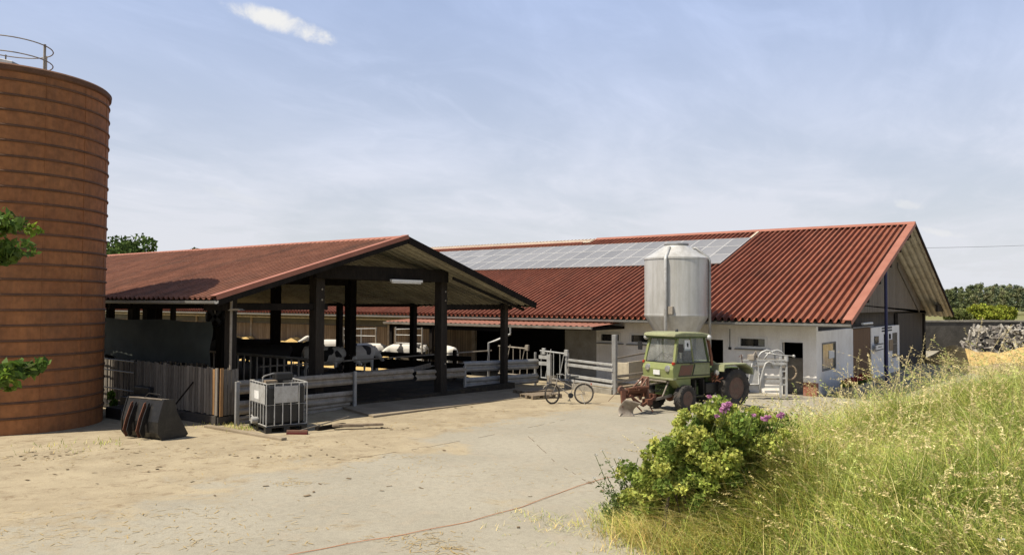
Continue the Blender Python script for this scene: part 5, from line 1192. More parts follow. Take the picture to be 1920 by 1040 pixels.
rubm = [M['concrete'], M['concdark'], M['galvdull']]
rv = MB(); 
for k in range(420):
    u = rng.uniform(1800, 2060); s_ = rng.uniform(0, 1)**.8; p = img(u, 650, 51+rng.uniform(-1.2, 1.5)); z = -3.2+s_*1.75*min(1, (u-1795)/25)
    a_ = rng.normal(size=3); e = Vector(a_).normalized()*rng.uniform(.12, .42); rv.beam(Vector((p.x, p.y, z))-e, Vector((p.x, p.y, z))+e, rng.uniform(.05, .2), rng.uniform(.04, .16), up=rng.normal(size=3))
tag(rv.build('rubble_heap', mat('rubble', (.50, .47, .40), (.20, .18, .16), rough=.95, scale=1.6, fine=9, fine_amt=.4, lo=.42, hi=.58), None), 'heap of pale broken rubble against the bunker wall behind the straw', 'rubble')
tag(heap('rubble_base', 1795, 2100, 51.5, -1.9, 1.6, 'concdark', 'dark base of the rubble heap', 'heap', 7.7), kind='stuff', label='dark earth under the pale broken rubble by the bunker wall', cat='earth')
wi = MB(); p, q = img(1700, 465, 60), img(2300, 425, 75); pts = []
for i in range(25): t_ = i/24; c = p.lerp(q, t_); c.z -= .5*math.sin(math.pi*t_); pts.append(c)
tag(wi.tube(pts, .012, 5).build('power_line', 'blackplastic', None), 'thin overhead power line running off right behind the barn roof', 'wire')
fl_ = MB()
tag(np_mesh('field', [(72, -90, gz(40)+.03), (700, -600, gz(40)+.05), (900, 420, gz(40)+.05), (80, 62, gz(40)+.03)], [(0, 1, 2, 3)], mat('meadow', (.20, .22, .07), (.26, .23, .10), rough=.95, scale=.05, fine=2)), kind='structure')

# ------------------------------------------------------------------ grassy bank on the right
TOE = np.array([(2.9, -3), (2.8, 4), (2.55, 7), (2.25, 9.2), (1.62, 10.3), (1.40, 11.4), (2.2, 12.3), (3.4, 12.9), (5, 13.6), (8, 14.6), (13, 16.0), (24, 20.0)], float)
def toe_dist(r, d):
    """signed distance inside the bank (positive) from its foot; r right, d forward"""
    P = np.stack([np.asarray(r, float), np.asarray(d, float)], -1); best = np.full(P.shape[:-1], 1e9); sgn = np.ones(P.shape[:-1])
    for a, b in zip(TOE[:-1], TOE[1:]):
        ab = b-a; t = np.clip(((P-a)@ab)/(ab@ab), 0, 1); q = a+t[..., None]*ab; dd = np.linalg.norm(P-q, axis=-1)
        s = (P[..., 0]-a[0])*ab[1]-(P[..., 1]-a[1])*ab[0]
        up = dd < best-1e-9; best = np.where(up, dd, best); sgn = np.where(up, np.sign(s), sgn)
    return best*sgn
def bank_z(r, d):
    r = np.asarray(r, float); d = np.asarray(d, float)
    x = Rh.x*r+Fh.x*d; y = Rh.y*r+Fh.y*d
    yard = -2.85-.018*np.clip(x, -30, 32)
    t = np.clip(toe_dist(r, d)/1.35, 0, 1); t = t*t*(3-2*t)
    top = -2.16+.18*np.clip(r-3.2, -2.4, 0)+.16*np.clip(r-4.0, 0, 3.5)-.10*np.clip(d-11, 0, 6)+.06*np.sin(r*1.7+d*.9)+.05*np.sin(d*2.3-r)
    return yard-.03+(top-yard+.03)*t
rs, ds_ = np.arange(-2.5, 20.01, .2), np.arange(-3, 21.01, .2)
RR, DD = np.meshgrid(rs, ds_, indexing='ij'); TD = toe_dist(RR, DD); ZZ = bank_z(RR, DD)
BV = np.stack([Rh.x*RR+Fh.x*DD, Rh.y*RR+Fh.y*DD, ZZ], -1).reshape(-1, 3); nd = len(ds_); td = TD.reshape(-1)
BF = np.array([(i*nd+j, (i+1)*nd+j, (i+1)*nd+j+1, i*nd+j+1) for i in range(len(rs)-1) for j in range(nd-1)]); BF = BF[(td[BF] > -.25).any(1)]
used = np.unique(BF); remap = np.full(len(BV), -1); remap[used] = np.arange(len(used)); BV = BV[used]; BF = remap[BF]
bko = np_mesh('bank', BV, BF, mat('bank_soil', (.20, .17, .08), (.13, .12, .05), rough=1, scale=1.5, fine=25, fine_amt=.3, k=.45), smooth=True); tag(bko, kind='structure')

def n2(x, y, s, o=0.0):
    """cheap smooth noise, -1..1"""
    x = x*s+o; y = y*s-o*.7
    return (np.sin(x*1.3+np.sin(y*1.7+o))*np.cos(y*1.1-np.sin(x*.9))+.5*np.sin(2.7*x+1.9*y+o)+.35*np.sin(5.1*y-3.3*x))/1.85
def blades(r, d, h, w, lean, tint, seg=4, curl=1.0):
    n = len(r); z = bank_z(r, d); x = Rh.x*r+Fh.x*d; y = Rh.y*r+Fh.y*d
    az = rng.uniform(0, 2*math.pi, n); dx, dy = np.cos(az), np.sin(az); wx, wy = -dy, dx
    tw = rng.uniform(-.9, .9, n); c_, s_ = np.cos(tw), np.sin(tw); wx, wy = wx*c_-wy*s_, wx*s_+wy*c_
    V = np.zeros((n, seg+1, 2, 3))
    for k in range(seg+1):
        t = k/seg; out = lean*h*(t**(1+curl)); up = h*(t-.32*lean*t**3)
        cx_, cy_, cz = x+dx*out, y+dy*out, z-.02+up; ww = w*(1-t**1.6)*.5+.0006
        V[:, k, 0] = np.stack([cx_-wx*ww, cy_-wy*ww, cz], -1); V[:, k, 1] = np.stack([cx_+wx*ww, cy_+wy*ww, cz], -1)
    V = V.reshape(-1, 3); m = (seg+1)*2
    b = np.arange(n)[:, None, None]*m + (np.arange(seg)*2)[None, :, None] + np.array([0, 1, 3, 2])[None, None, :]
    return V, b.reshape(-1, 4), np.repeat(tint, m, 0), (x, y, z, dx, dy)
def scatter(n, dmin=3.6, dmax=17, rmax=14):
    u = rng.uniform(900, 2750, n); d = np.sqrt(rng.uniform(dmin**2, dmax**2, n)); return (u-960)/FPX*d, d
CLR = {'green': (.31, .395, .075), 'lime': (.52, .545, .12), 'dry': (.74, .64, .29), 'gold': (.76, .59, .21), 'dark': (.15, .22, .045)}
def pick(n, w):
    ks = list(CLR); p = np.array([w[k] for k in ks]); 
    if p.ndim == 1: p = np.repeat(p[:, None], n, 1)
    p = p/p.sum(0); cum = np.cumsum(p, 0); u_ = rng.uniform(0, 1, n); idx = (u_[None] > cum).sum(0).clip(0, len(ks)-1)
    c = np.array([CLR[k] for k in ks])[idx]; return c*(1+rng.uniform(-.22, .22, (n, 1)))*(1+rng.uniform(-.07, .07, (n, 3)))
parts = []
# main sward in tufts
r, d = scatter(450000, 5.0); t = toe_dist(r, d); x = r; clump = n2(r, d, 2.2, 1.0); big = n2(r, d, .7, 4.0)
keep = (t > .15) & (rng.uniform(0, 1, len(r)) < np.clip(.25+t*.55, 0, 1)*np.clip(.62+.75*clump, .05, 1)*np.clip(1.35-.05*d, .3, 1))
r, d, t, clump, big = r[keep], d[keep], t[keep], clump[keep], big[keep]; n = len(r)
edge = np.clip(.35+t/1.3, .35, 1); h = (.44+.20*clump+.13*big+rng.uniform(-.14, .16, n))*edge*np.clip(.55+.075*d, .6, 1.15)*np.clip(.8+.06*r, .75, 1.35)
gp_ = n2(r, d, .55, 9.0)+.9*np.exp(-((r-2.2)**2+(d-10.1)**2)/.9)
W_ = {'green': np.clip(.55+.5*big, .08, 1.2), 'lime': np.clip(.55-.1*clump, .1, 1), 'dry': np.clip(.30-.22*clump, .06, .7), 'gold': np.clip(.75*(gp_-.35), .03, 1.4), 'dark': np.clip(.20+.30*big-.15*clump, .04, .7)}
parts.append(blades(r, d, np.clip(h, .06, 1.2), .0055+.003*rng.uniform(0, 1, n), rng.uniform(.1, 1.0, n)**.6*1.25, pick(n, {k: v*np.ones(n) for k, v in W_.items()}), 4)[:3])
# low leafy undergrowth
r, d = scatter(60000); t = toe_dist(r, d); cl2 = n2(r, d, 1.6, 8.0); keep = (t > .0) & (rng.uniform(0, 1, len(r)) < np.clip(.35+.5*cl2, .08, 1)*np.clip(1.2-.06*d, .2, 1)); r, d, t = r[keep], d[keep], t[keep]; n = len(r)
parts.append(blades(r, d, rng.uniform(.06, .24, n)*np.clip(t/1.5, .4, 1), rng.uniform(.010, .020, n), rng.uniform(.4, 1.4, n), pick(n, {'green': .5, 'lime': .4, 'dry': .16, 'gold': .12, 'dark': .3}), 3)[:3])
# broad-leaved weeds low among the grass
r, d = scatter(26000); t = toe_dist(r, d); cl3 = n2(r, d, 1.1, 5.0); keep = (t > .2) & (rng.uniform(0, 1, len(r)) < np.clip(cl3*.9, .03, 1)*np.clip(1.25-.08*d, .2, 1)); r, d = r[keep], d[keep]; n = len(r)
parts.append(blades(r, d, rng.uniform(.10, .34, n), rng.uniform(.022, .045, n), rng.uniform(.5, 1.5, n), pick(n, {'green': .9, 'lime': .35, 'dry': .05, 'gold': .08, 'dark': .8}), 4)[:3])
# broad bright green tussock near the right edge of the view
for (uu, dd_, rad, cnt, hh) in ((1760, 7.6, .45, 900, .85), (1690, 6.3, .35, 500, .6), (1905, 6.6, .4, 600, .7), (1560, 8.8, .5, 600, .7), (1850, 10.5, .8, 900, .9)):
    rc_, dc_ = (uu-960)/FPX*dd_, dd_; r = rc_+rng.normal(0, rad, cnt); d = dc_+rng.normal(0, rad, cnt)
    parts.append(blades(r, d, rng.uniform(.5, 1, cnt)*hh, rng.uniform(.006, .011, cnt), rng.uniform(.15, .7, cnt), pick(cnt, {'green': 1, 'lime': .6, 'dry': .05, 'gold': .02, 'dark': .5}), 5)[:3])
# golden and lime grass growing up in front of the rose bush
for (uu, vv, dd_, rad, cnt, hh, mixw) in ((1215, 985, 10.3, .28, 1500, .42, 'g'), (1265, 970, 10.1, .30, 2600, .55, 'g'), (1320, 965, 9.7, .34, 3000, .60, 'g'), (1385, 960, 9.4, .36, 3000, .62, 'l'), (1450, 930, 9.4, .40, 3000, .66, 'l'), (1510, 900, 9.6, .40, 2600, .66, 'l'), (1180, 975, 10.9, .25, 900, .35, 'l'), (1400, 905, 9.7, .3, 1500, .62, 'l'), (1330, 925, 9.9, .3, 1500, .55, 'g'), (1560, 830, 10.4, .4, 1500, .6, 'l'), (1440, 860, 9.6, .45, 3500, .8, 'l'), (1500, 850, 9.8, .45, 3500, .8, 'l'), (1385, 880, 9.5, .30, 1600, .75, 'l'), (1470, 800, 11.0, .5, 3000, .7, 'l'), (1340, 860, 9.6, .25, 700, 1.0, 'g')):
    r = (uu-960)/FPX*dd_+rng.normal(0, rad, cnt); d = dd_+rng.normal(0, rad, cnt)
    mw = {'green': .3, 'lime': .55, 'dry': .5, 'gold': 1.0, 'dark': .05} if mixw == 'g' else {'green': .6, 'lime': .8, 'dry': .3, 'gold': .2, 'dark': .15}
    parts.append(blades(r, d, rng.uniform(.35, 1, cnt)*hh, rng.uniform(.005, .009, cnt), rng.uniform(.1, 1.0, cnt)**.7*1.2, pick(cnt, mw), 4)[:3])
# sparse weeds and dry tufts at the foot of the bank
r, d = scatter(170000, 5, 13); t = toe_dist(r, d); patch = n2(r, d, 2.0, 3.0); keep = (t > -2.4) & (t < .5) & (d < 11.5) & (rng.uniform(0, 1, len(r)) < np.clip((t+2.5)*.30, 0, 1)*np.clip(.18+patch*1.1, 0, 1)); r, d = r[keep], d[keep]; n = len(r)
parts.append(blades(r, d, rng.uniform(.03, .16, n), rng.uniform(.005, .011, n), rng.uniform(.4, 1.6, n), pick(n, {'green': .35, 'lime': .4, 'dry': .7, 'gold': .6, 'dark': .08}), 3)[:3])
V_, F_, T_ = merge(parts); go = np_mesh('grass', V_, F_, 'grass', None, T_); tag(go, kind='stuff', label='long green and yellow grass covering the bank on the right', cat='grass')

# flowering stalks: thin stems with drooping seed heads
def stalks(n_try, sel, hlo, hhi, name, label, straw=(.60, .50, .235)):
    r, d = scatter(n_try, 4.6, 16); t = toe_dist(r, d); keep = (t > .5) & sel(r, d, t); r, d = r[keep], d[keep]; n = len(r)
    h = rng.uniform(hlo, hhi, n)*np.clip(.8+.05*r, .8, 1.25)*np.clip(.62+.055*d, .7, 1.2); lean = rng.uniform(.10, 1.0, n)
    tint = np.array(straw)*(1+rng.uniform(-.25, .25, (n, 1)))*np.where(rng.uniform(0, 1, (n, 1)) < .3, np.array([[.75, .95, .6]]), 1.0)
    V1, F1, T1, (x, y, z, dx, dy) = blades(r, d, h, .0045*np.ones(n), lean, tint, 6)
    ps = [(V1, F1, T1)]; q = 26; ti = rng.uniform(.74, 1.0, (n, q)); out = lean[:, None]*h[:, None]*ti**2; up = h[:, None]*(ti-.32*lean[:, None]*ti**3)
    c = np.stack([x[:, None]+dx[:, None]*out, y[:, None]+dy[:, None]*out, z[:, None]-.02+up], -1); spread = (.012+.05*(1-ti))*rng.uniform(.2, 1.2, (n, q)); aa = rng.uniform(0, 6.28, (n, q))
    c[..., 0] += np.cos(aa)*spread; c[..., 1] += np.sin(aa)*spread; c[..., 2] -= rng.uniform(0, .02, (n, q))
    a_ = np.stack([dx[:, None]*.6+np.cos(aa)*.5, dy[:, None]*.6+np.sin(aa)*.5, .5-1.0*ti*lean[:, None]], -1); a_ /= np.linalg.norm(a_, axis=-1, keepdims=True); b_ = np.cross(a_, rng.normal(size=a_.shape)); b_ /= np.linalg.norm(b_, axis=-1, keepdims=True)
    L_, w_ = rng.uniform(.010, .022, (n, q, 1)), rng.uniform(.0028, .0055, (n, q, 1))
    v = np.stack([c-a_*L_, c-b_*w_, c+a_*L_, c+b_*w_], 2).reshape(-1, 3); f = np.arange(len(v)).reshape(-1, 4); tt = np.repeat(np.repeat(tint, q, 0)*rng.uniform(.8, 1.35, (n*q, 1)), 4, 0); ps.append((v, f, tt))
    V, F_, T_ = merge(ps); o = np_mesh(name, V, F_, 'grass', None, T_); tag(o, kind='stuff', label=label, cat='grass'); return o
stalks(23000, lambda r, d, t: rng.uniform(0, 1, len(r)) < np.clip(.32+.3*n2(r, d, 1.2, 2.0), .05, .7), .45, .95, 'seed_stalks', 'straw coloured flowering grass stalks standing above the bank')
stalks(2600, lambda r, d, t: (r/d > .42) & (r/d < .62) & (d > 6) & (rng.uniform(0, 1, len(r)) < .4), .9, 1.25, 'tall_seed_stalks', 'tall pale seed heads waving in front of the white barn corner', (.72, .60, .33))

stalks(2200, lambda r, d, t: rng.uniform(0, 1, len(r)) < .6, .65, 1.0, 'arching_stalks', 'long pale arching stalks lying over the grass of the bank', (.78, .68, .36))

# ------------------------------------------------------------------ rose bush and flowering weeds
rb = thing('rose_bush', 'leafy rose bush with a few pink flowers at the left end of the grass bank', 'bush', rd(2.0, 9.2, -2.6))
blobs = []
for (u, v, d_, a_, cnt) in ((1372, 815, 9.5, .38, 3600), (1335, 835, 9.7, .40, 3600), (1292, 872, 9.8, .40, 3600), (1255, 905, 10.0, .34, 2600), (1228, 930, 10.3, .30, 2000), (1400, 810, 9.7, .30, 2200), (1430, 812, 9.9, .28, 1500), (1360, 860, 9.7, .40, 3000), (1300, 895, 9.9, .34, 2200), (1345, 772, 9.5, .20, 900), (1200, 950, 10.6, .22, 900), (1250, 862, 10.0, .26, 1300), (1325, 785, 9.6, .26, 1700), (1290, 822, 9.7, .28, 1900), (1250, 845, 10.0, .24, 1300), (1225, 880, 10.2, .24, 1200), (1368, 782, 9.4, .18, 900), (1330, 875, 9.5, .30, 2200), (1290, 895, 9.7, .26, 1500), (1380, 850, 9.6, .24, 1000), (1470, 800, 10.4, .24, 700), (1215, 905, 10.6, .26, 1500), (1185, 935, 10.9, .22, 1000), (1290, 860, 9.9, .3, 1600)):
    c = img(u, v, d_)
    for k in range(16):
        o_ = rng.normal(size=3)*a_*.50; rad = a_*rng.uniform(.25, .5); col = [(.16, .23, .045), (.28, .35, .07), (.46, .50, .12), (.37, .42, .095)][k % 4]
        blobs.append(leafquads(cnt//16, (c.x+o_[0], c.y+o_[1], c.z+o_[2]*.85), (rad, rad, rad*.8), .036, np.array(col)/np.array((.085, .135, .028)), .35, 1.6))
v, f, t_ = merge(blobs); np_mesh('foliage', v, f, 'leaf', rb, t_)
sm_ = MB()
for k in range(30):
    u, v_ = [(1370, 830), (1335, 855), (1295, 890), (1260, 920), (1405, 825), (1445, 830), (1360, 890), (1425, 865)][k % 8]; q = img(u+rng.uniform(-18, 18), v_, 9.75); p = Vector((q.x+rng.uniform(-.2, .2), q.y+rng.uniform(-.2, .2), -2.85)); sm_.tube([p, p.lerp(q, .5)+Vector((0, 0, .05)), q], .008, 5)
sm_.build('stems', 'bark', rb)
def rose(u, v, d_, s_):
    c = img(u, v, d_); rs_ = [leafquads(26, c, (s_, s_, s_*.7), s_*1.05, (1, 1, 1), .1, 1.1)]
    V, F_, T_ = merge(rs_); np_mesh('flower', V, F_, 'flowerpink', rb, T_)
    MB().tube([c, c+Fh*.10-Vector((0, 0, .10)), c+Fh*.34-Vector((0, 0, .32))], .0045, 5).build('flower_stem', 'stem', rb)
for u, v, s_ in [(a_, b_, c_*.8) for a_, b_, c_ in ((1361, 761, .06), (1355, 768, .05), (1366, 756, .045), (1343, 778, .032), (1432, 783, .05), (1441, 780, .032), (1466, 776, .045), (1460, 779, .04), (1330, 742, .03), (1412, 777, .028))]: rose(u, v, 8.6, s_)
def weed(u0, v0, d_, hgt, n, name, lb, cat, green=(.10, .15, .05), flower='flowerwhite', fs=.02, wid=.22):
    b_ = rd((u0-960)/FPX*d_, d_); b_.z = float(bank_z((u0-960)/FPX*d_, d_)); th = thing(name, lb, cat, b_); sm = MB(); lv = []; fl = []
    for k in range(n):
        q = Vector((b_.x, b_.y, b_.z)) + Vector((rng.normal(0, wid), rng.normal(0, wid), hgt*rng.uniform(.6, 1))); p = Vector((b_.x+rng.normal(0, wid*.4), b_.y+rng.normal(0, wid*.4), b_.z-.03)); m_ = p.lerp(q, .5)+Vector((0, 0, .05)); sm.tube([p, m_, q], .005, 4)
        for j in range(9): c = p.lerp(q, .12+.09*j); lv.append(leafquads(7, c, (.06, .06, .05), .022, np.array(green)/np.array((.085, .135, .028)), .3, 2.6))
        if k % 2 == 0: fl.append(leafquads(12, q+Vector((0, 0, .01)), (fs*1.6, fs*1.6, fs*.4), fs, (1, 1, 1), .05, 1.0))
    sm.build('stems', 'stem', th); V, F_, T_ = merge(lv); np_mesh('leaves', V, F_, 'leaf', th, T_)
    for v, f, t_ in (fl if fs > 0 else []): np_mesh('flower', v, f, flower, th, t_)
weed(1180, 950, 10.9, .95, 16, 'yarrow_plant', 'tall thin white-flowered weed at the left foot of the rose bush', 'plant')
weed(1165, 960, 10.8, .45, 18, 'green_weed', 'low leafy green weed at the foot of the white-flowered plant', 'plant', (.13, .19, .05), fs=.0)
weed(1901, 980, 5.8, .55, 6, 'daisy', 'white daisy-like flowers at the right edge of the bank', 'flower', fs=.022, wid=.12)
weed(1650, 900, 6.6, .5, 10, 'green_weed', 'broad dark green weed in the middle of the bank', 'plant', (.09, .15, .03), fs=.0)

# ------------------------------------------------------------------ oak branches at the left edge, from a tree outside the view
oak = thing('oak_tree', 'oak branches with bright green leaves reaching in at the left edge', 'tree', rd(-7.4, 6.4, -2.9))
tk_ = MB(); b0 = rd(-7.4, 6.4, -2.9); tk_.tube([b0, b0+Vector((.05, .05, 1.6)), b0+Vector((.1, 0, 3.4)), b0+Vector((.0, .1, 5.2))], .2, 12, radii=[.27, .2, .16, .09]); tk_.build('trunk', 'bark', oak, smooth=True)
limbs = MB(); lvs = []
for (u, v, d_, rad, cnt, z0) in ((8, 415, 6.2, .15, 190, .9), (5, 478, 6.2, .13, 150, .55), (34, 694, 6.0, .13, 190, -.2), (-10, 705, 6.1, .18, 260, -.3), (-60, 440, 6.2, .3, 600, .9), (-120, 690, 6.2, .4, 700, -.2), (-460, 600, 6.4, .8, 2200, .6), (-420, 450, 6.3, 1.0, 2600, 1.0)):
    c = img(u, v, d_); s0 = b0+Vector((0, 0, 2.6+z0+.2)); m_ = s0.lerp(c, .55)+Vector((0, 0, .18)); limbs.tube([s0, m_, c], .03, 6, radii=[.05, .025, .007])
    lvs.append(leafquads(cnt//3, c, (rad*1.05, rad*1.05, rad*.55), .045, (1.0, 1.0, .9), .35, 1.7))
    for k in range(6):
        c2 = c+Vector(rng.normal(0, rad*.55, 3))*Vector((1, 1, .5)).x; c2.z = c.z+rng.normal(0, rad*.3); limbs.tube([c, c2], .004, 4)
        lvs.append(leafquads(cnt//9, c2, (rad*.6, rad*.6, rad*.3), .048, (1.9, 1.8, 1.0) if k % 3 == 0 else (1.0, 1.1, .9), .3, 1.7))
limbs.build('branches', 'bark', oak, smooth=True); v, f, t_ = merge(lvs); np_mesh('leaves', v, f, 'leaf', oak, t_)

# ------------------------------------------------------------------ trees behind
def tree(name, lb, u, d_, zt, hw_, m='wood_far', base=-3.4, col=(.07, .11, .03), n=26, leaf=.32, cnt=240, group=None, zc=None, trunk=True):
    c0 = img(u, 560, d_); th = thing(name, lb, 'tree', (c0.x, c0.y, base), 0, group); H = zt-base
    t = MB(); t.tube([(c0.x, c0.y, base), (c0.x+.1, c0.y, base+H*.35), (c0.x-.1, c0.y+.1, base+H*.7)], .2, 8, radii=[.03*H, .022*H, .008*H]); t.build('trunk', 'bark', th, smooth=True)
    ps = []
    for k in range(n):
        an, rr_ = rng.uniform(0, 6.28), math.sqrt(rng.uniform(0, 1))*hw_*.78; hh = rng.uniform(.0, 1); zz = base+H*((.42 if name != 'shrub' else .08)+(.50 if name != 'shrub' else .8)*hh*(1-.5*(rr_/hw_)**2)); s_ = hw_*rng.uniform(.2, .36)
        ps.append(leafquads(cnt, (c0.x+rr_*math.cos(an), c0.y+rr_*math.sin(an), zz), (s_, s_, s_*.75), leaf, np.array(col)*rng.uniform(.7, 1.35), .3, 1.3))
    v, f, t_ = merge(ps); np_mesh('crown', v, f, m, th, t_); return th
tree('broadleaf_tree', 'broad round green tree behind the left end of the weathered barn roof', 236, 78, 6.5, 5.2, n=48, leaf=.30, cnt=170, col=(.11, .17, .045))
tree('broadleaf_tree', 'tip of a small tree showing above the ridge of the weathered barn roof', 360, 92, 7.6, 2.1, n=18, leaf=.26, cnt=140, col=(.08, .125, .04))
tree('shrub', 'bright yellow-green bush in front of the dark wood, left of its neighbour', 1836, 170, .6, 3.2, n=40, leaf=.35, cnt=150, col=(.36, .40, .06))
tree('shrub', 'bright yellow-green bush in front of the dark wood, right of its neighbour', 1872, 168, -.3, 3.6, n=40, leaf=.35, cnt=150, col=(.34, .38, .055))
tree('shrub', 'small dull green bush at the wood edge beside the barn roof tip', 1790, 165, -.3, 3.5, n=16, leaf=.35, cnt=120, col=(.17, .20, .06))
ps = []
for k in range(300):
    u = rng.uniform(1560, 2900) if k > 90 else rng.uniform(1740, 1960); d_ = rng.uniform(215, 300); c = img(u, 560, d_); H = rng.uniform(6.7, 8.9)*(1+.1*math.sin(u*.021))*(d_/240); hw_ = H*rng.uniform(.14, .24); con = rng.uniform() < .75
    col = np.array([(.20, .24, .125), (.25, .285, .13), (.17, .21, .125), (.29, .30, .155)][rng.integers(0, 4)])
    for j in range(18):
        hh = rng.uniform(.05, 1) ; w_ = hw_*((1-hh)*.9+.15 if con else math.sqrt(max(0, 1-(hh*1.6-.75)**2))+.1); an = rng.uniform(0, 6.28); rr_ = w_*rng.uniform(.1, .8)
        ps.append(leafquads(30, (c.x+rr_*math.cos(an), c.y+rr_*math.sin(an), -3.4+H*(.1+.86*hh)), (hw_*.4, hw_*.4, H*.05), .42, col*rng.uniform(.65, 1.35), .25, 1.3))
v, f, t_ = merge(ps); wf = np_mesh('woodland', v, f, 'wood_far', None, t_); tag(wf, kind='stuff', label='dark mixed wood along the horizon on the right', cat='wood')
lv = [leafquads(180, (*img(212+rng.uniform(-8, 6), 752+rng.uniform(-14, 14), 21.5),), (.1, .1, .12), .04, (1.6, 1.7, .8), .3) for k in range(4)]
v, f, t_ = merge(lv); tag(np_mesh('weed', v, f, 'leaf', None, t_), 'small bright green weed glowing in the gap beside the silo foot', 'plant')

# ------------------------------------------------------------------ litter on the yard
def flat_bits(n, fr, lmin, lmax, asp, z0=.004, zr=.01):
    X, Y = fr(n); n = len(X); an = rng.uniform(0, 6.28, n); L_ = rng.uniform(lmin, lmax, n); w_ = L_*asp*rng.uniform(.6, 1.4, n); Z = -2.85-.018*np.clip(X, -30, 32)+z0+rng.uniform(0, zr, n)
    a_ = np.stack([np.cos(an), np.sin(an), rng.uniform(-.15, .15, n)], -1)*L_[:, None]/2; b_ = np.stack([-np.sin(an), np.cos(an), rng.uniform(-.1, .1, n)], -1)*w_[:, None]/2; c = np.stack([X, Y, Z], -1)
    return np.stack([c-a_-b_*.6, c+a_*.8-b_, c+a_+b_*.6, c-a_*.8+b_], 1).reshape(-1, 3), np.arange(4*n).reshape(-1, 4)
def onyard(u, v):
    d_ = Fv+Rv*((u-960)/FPX)-Uv*((v-520)/FPX); t = 5.
    for _ in range(80): t += ((d_*t).z-gz((d_*t).x))/max(.05, -d_.z)*.6
    return d_*t
def patches(spec):
    def fr(n):
        X, Y = [], []
        for u, v, sx_, sy_, c in spec:
            p = onyard(u, v); k = int(c); a_, b_ = rng.normal(0, sx_, k), rng.normal(0, sy_, k); X.append(p.x+Rh.x*a_+Fh.x*b_); Y.append(p.y+Rh.y*a_+Fh.y*b_)
        return np.concatenate(X), np.concatenate(Y)
    return fr
sp1 = [(550, 905, .25, .12, 120), (790, 1010, .3, .2, 220), (830, 1030, .25, .15, 200), (780, 857, .3, .15, 90), (300, 965, 1.2, .3, 300), (640, 870, 1.5, .4, 250), (1200, 825, .5, .3, 130), (1150, 845, .5, .2, 90), (910, 690, .1, .1, 1), (700, 800, 2, .7, 500), (900, 790, 2.2, .9, 500), (350, 850, 2, .4, 300), (560, 830, .8, .3, 200), (1120, 700, .1, .1, 1), (1010, 770, 1.5, .5, 250), (60, 860, 1.2, .4, 300), (100, 1000, 1, .4, 250), (250, 1010, 1.4, .3, 260), (430, 1000, 1.0, .3, 200), (700, 900, 2.5, .8, 260), (1010, 900, 1.2, .5, 160)]
sp1 = [(a_, b_, c_, d_, max(1, int(e_*.55))) for a_, b_, c_, d_, e_ in sp1]
v, f = flat_bits(0, patches(sp1), .03, .14, .10); tag(np_mesh('straw_litter', v, f, mat('straw_bits', (.55, .41, .19), (.42, .30, .13), rough=.95)), kind='stuff', label='loose straw scattered over the yard', cat='straw')
sp2 = [(40, 855, .8, .18, 40), (150, 850, .9, .2, 26), (300, 840, 1, .2, 18), (520, 855, 1, .15, 40), (730, 803, .25, .1, 30), (840, 763, .6, .15, 26), (640, 835, .8, .4, 22), (970, 985, .1, .1, 2), (1105, 905, .15, .06, 10), (940, 770, .2, .1, 14), (860, 920, 2.2, .9, 18), (350, 905, 1.5, .6, 14), (100, 880, 1.2, .4, 25)]
sp2 = [(a_, b_, c_, d_, max(1, int(e_*.6))) for a_, b_, c_, d_, e_ in sp2]
v, f = flat_bits(0, patches(sp2), .03, .13, .5, .005, .012); tag(np_mesh('dung_crumbs', v, f, mat('dry_dung', (.26, .19, .11), (.17, .125, .075), rough=1)), kind='stuff', label='dark dry crumbs of dung and soil on the yard', cat='dirt')
rp = MB(); ctrl = [(520, 1046), (640, 1022), (760, 1002), (880, 978), (980, 950), (1060, 920), (1110, 903), (1150, 893)]; pts = []
for a_, b_ in zip(ctrl, ctrl[1:]):
    for k in range(6): t = k/6; p = onyard(a_[0]+(b_[0]-a_[0])*t, a_[1]+(b_[1]-a_[1])*t); pts.append((p.x, p.y, p.z+.012+.004*math.sin(len(pts))))
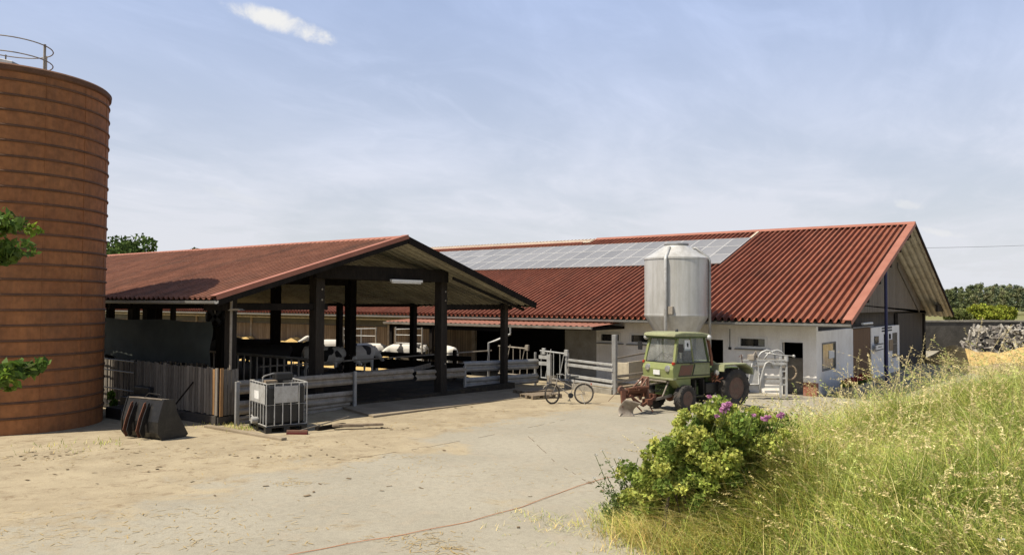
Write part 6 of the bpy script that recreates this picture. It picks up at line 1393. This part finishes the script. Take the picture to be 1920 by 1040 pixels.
tag(rp.tube(pts, .0055, 5).build('orange_cord', 'orange', None), 'thin orange cord lying across the concrete yard towards the rose bush', 'cord')
jt = MB()
for ctl in (((660, 860), (800, 838), (960, 808), (1060, 786)), ((985, 812), (1040, 865), (1105, 905))):
    for a_, b_ in zip(ctl, ctl[1:]):
        n_ = 10
        for k in range(n_):
            if rng.uniform() < .4: continue
            p, q = onyard(a_[0]+(b_[0]-a_[0])*k/n_, a_[1]+(b_[1]-a_[1])*k/n_), onyard(a_[0]+(b_[0]-a_[0])*(k+.95)/n_, a_[1]+(b_[1]-a_[1])*(k+.95)/n_)
            j_ = rng.uniform(-.012, .012); jt.beam((p.x, p.y+j_, p.z+.001), (q.x, q.y+j_, q.z+.001), rng.uniform(.006, .018), .006)
tag(jt.build('slab_joints', mat('joint_dirt', (.24, .19, .13), rough=1), None), kind='structure')
# drying grass at the foot of the kerb
r_ = []
for (u, v, s1_, s2_, c) in ((455, 803, .35, .06, 260), (800/2, 770, .01, .01, 1), (840/2, 795, .4, .05, 200), (200, 830, .3, .1, 60), (110, 838, .6, .1, 80)):
    p = onyard(u, v); r_.append((p.x+Rh.x*rng.normal(0, s1_, c)+Fh.x*rng.normal(0, s2_, c), p.y+Rh.y*rng.normal(0, s1_, c)+Fh.y*rng.normal(0, s2_, c)))
X, Y = np.concatenate([a[0] for a in r_]), np.concatenate([a[1] for a in r_]); n = len(X); Z = -2.85-.018*X; an = rng.uniform(0, 6.28, n); hh = rng.uniform(.03, .11, n); w_ = .007
V = np.stack([np.stack([X-w_*np.sin(an), Y+w_*np.cos(an), Z], -1), np.stack([X+w_*np.sin(an), Y-w_*np.cos(an), Z], -1), np.stack([X+np.cos(an)*hh*.6, Y+np.sin(an)*hh*.6, Z+hh], -1)], 1).reshape(-1, 3)
tag(np_mesh('kerb_grass', V, np.arange(3*n).reshape(-1, 3), 'grass', None, np.repeat(pick(n, {'green': .6, 'lime': .5, 'dry': .4, 'gold': .2, 'dark': .1}), 3, 0)), kind='stuff', label='thin grass along the low kerb', cat='grass')
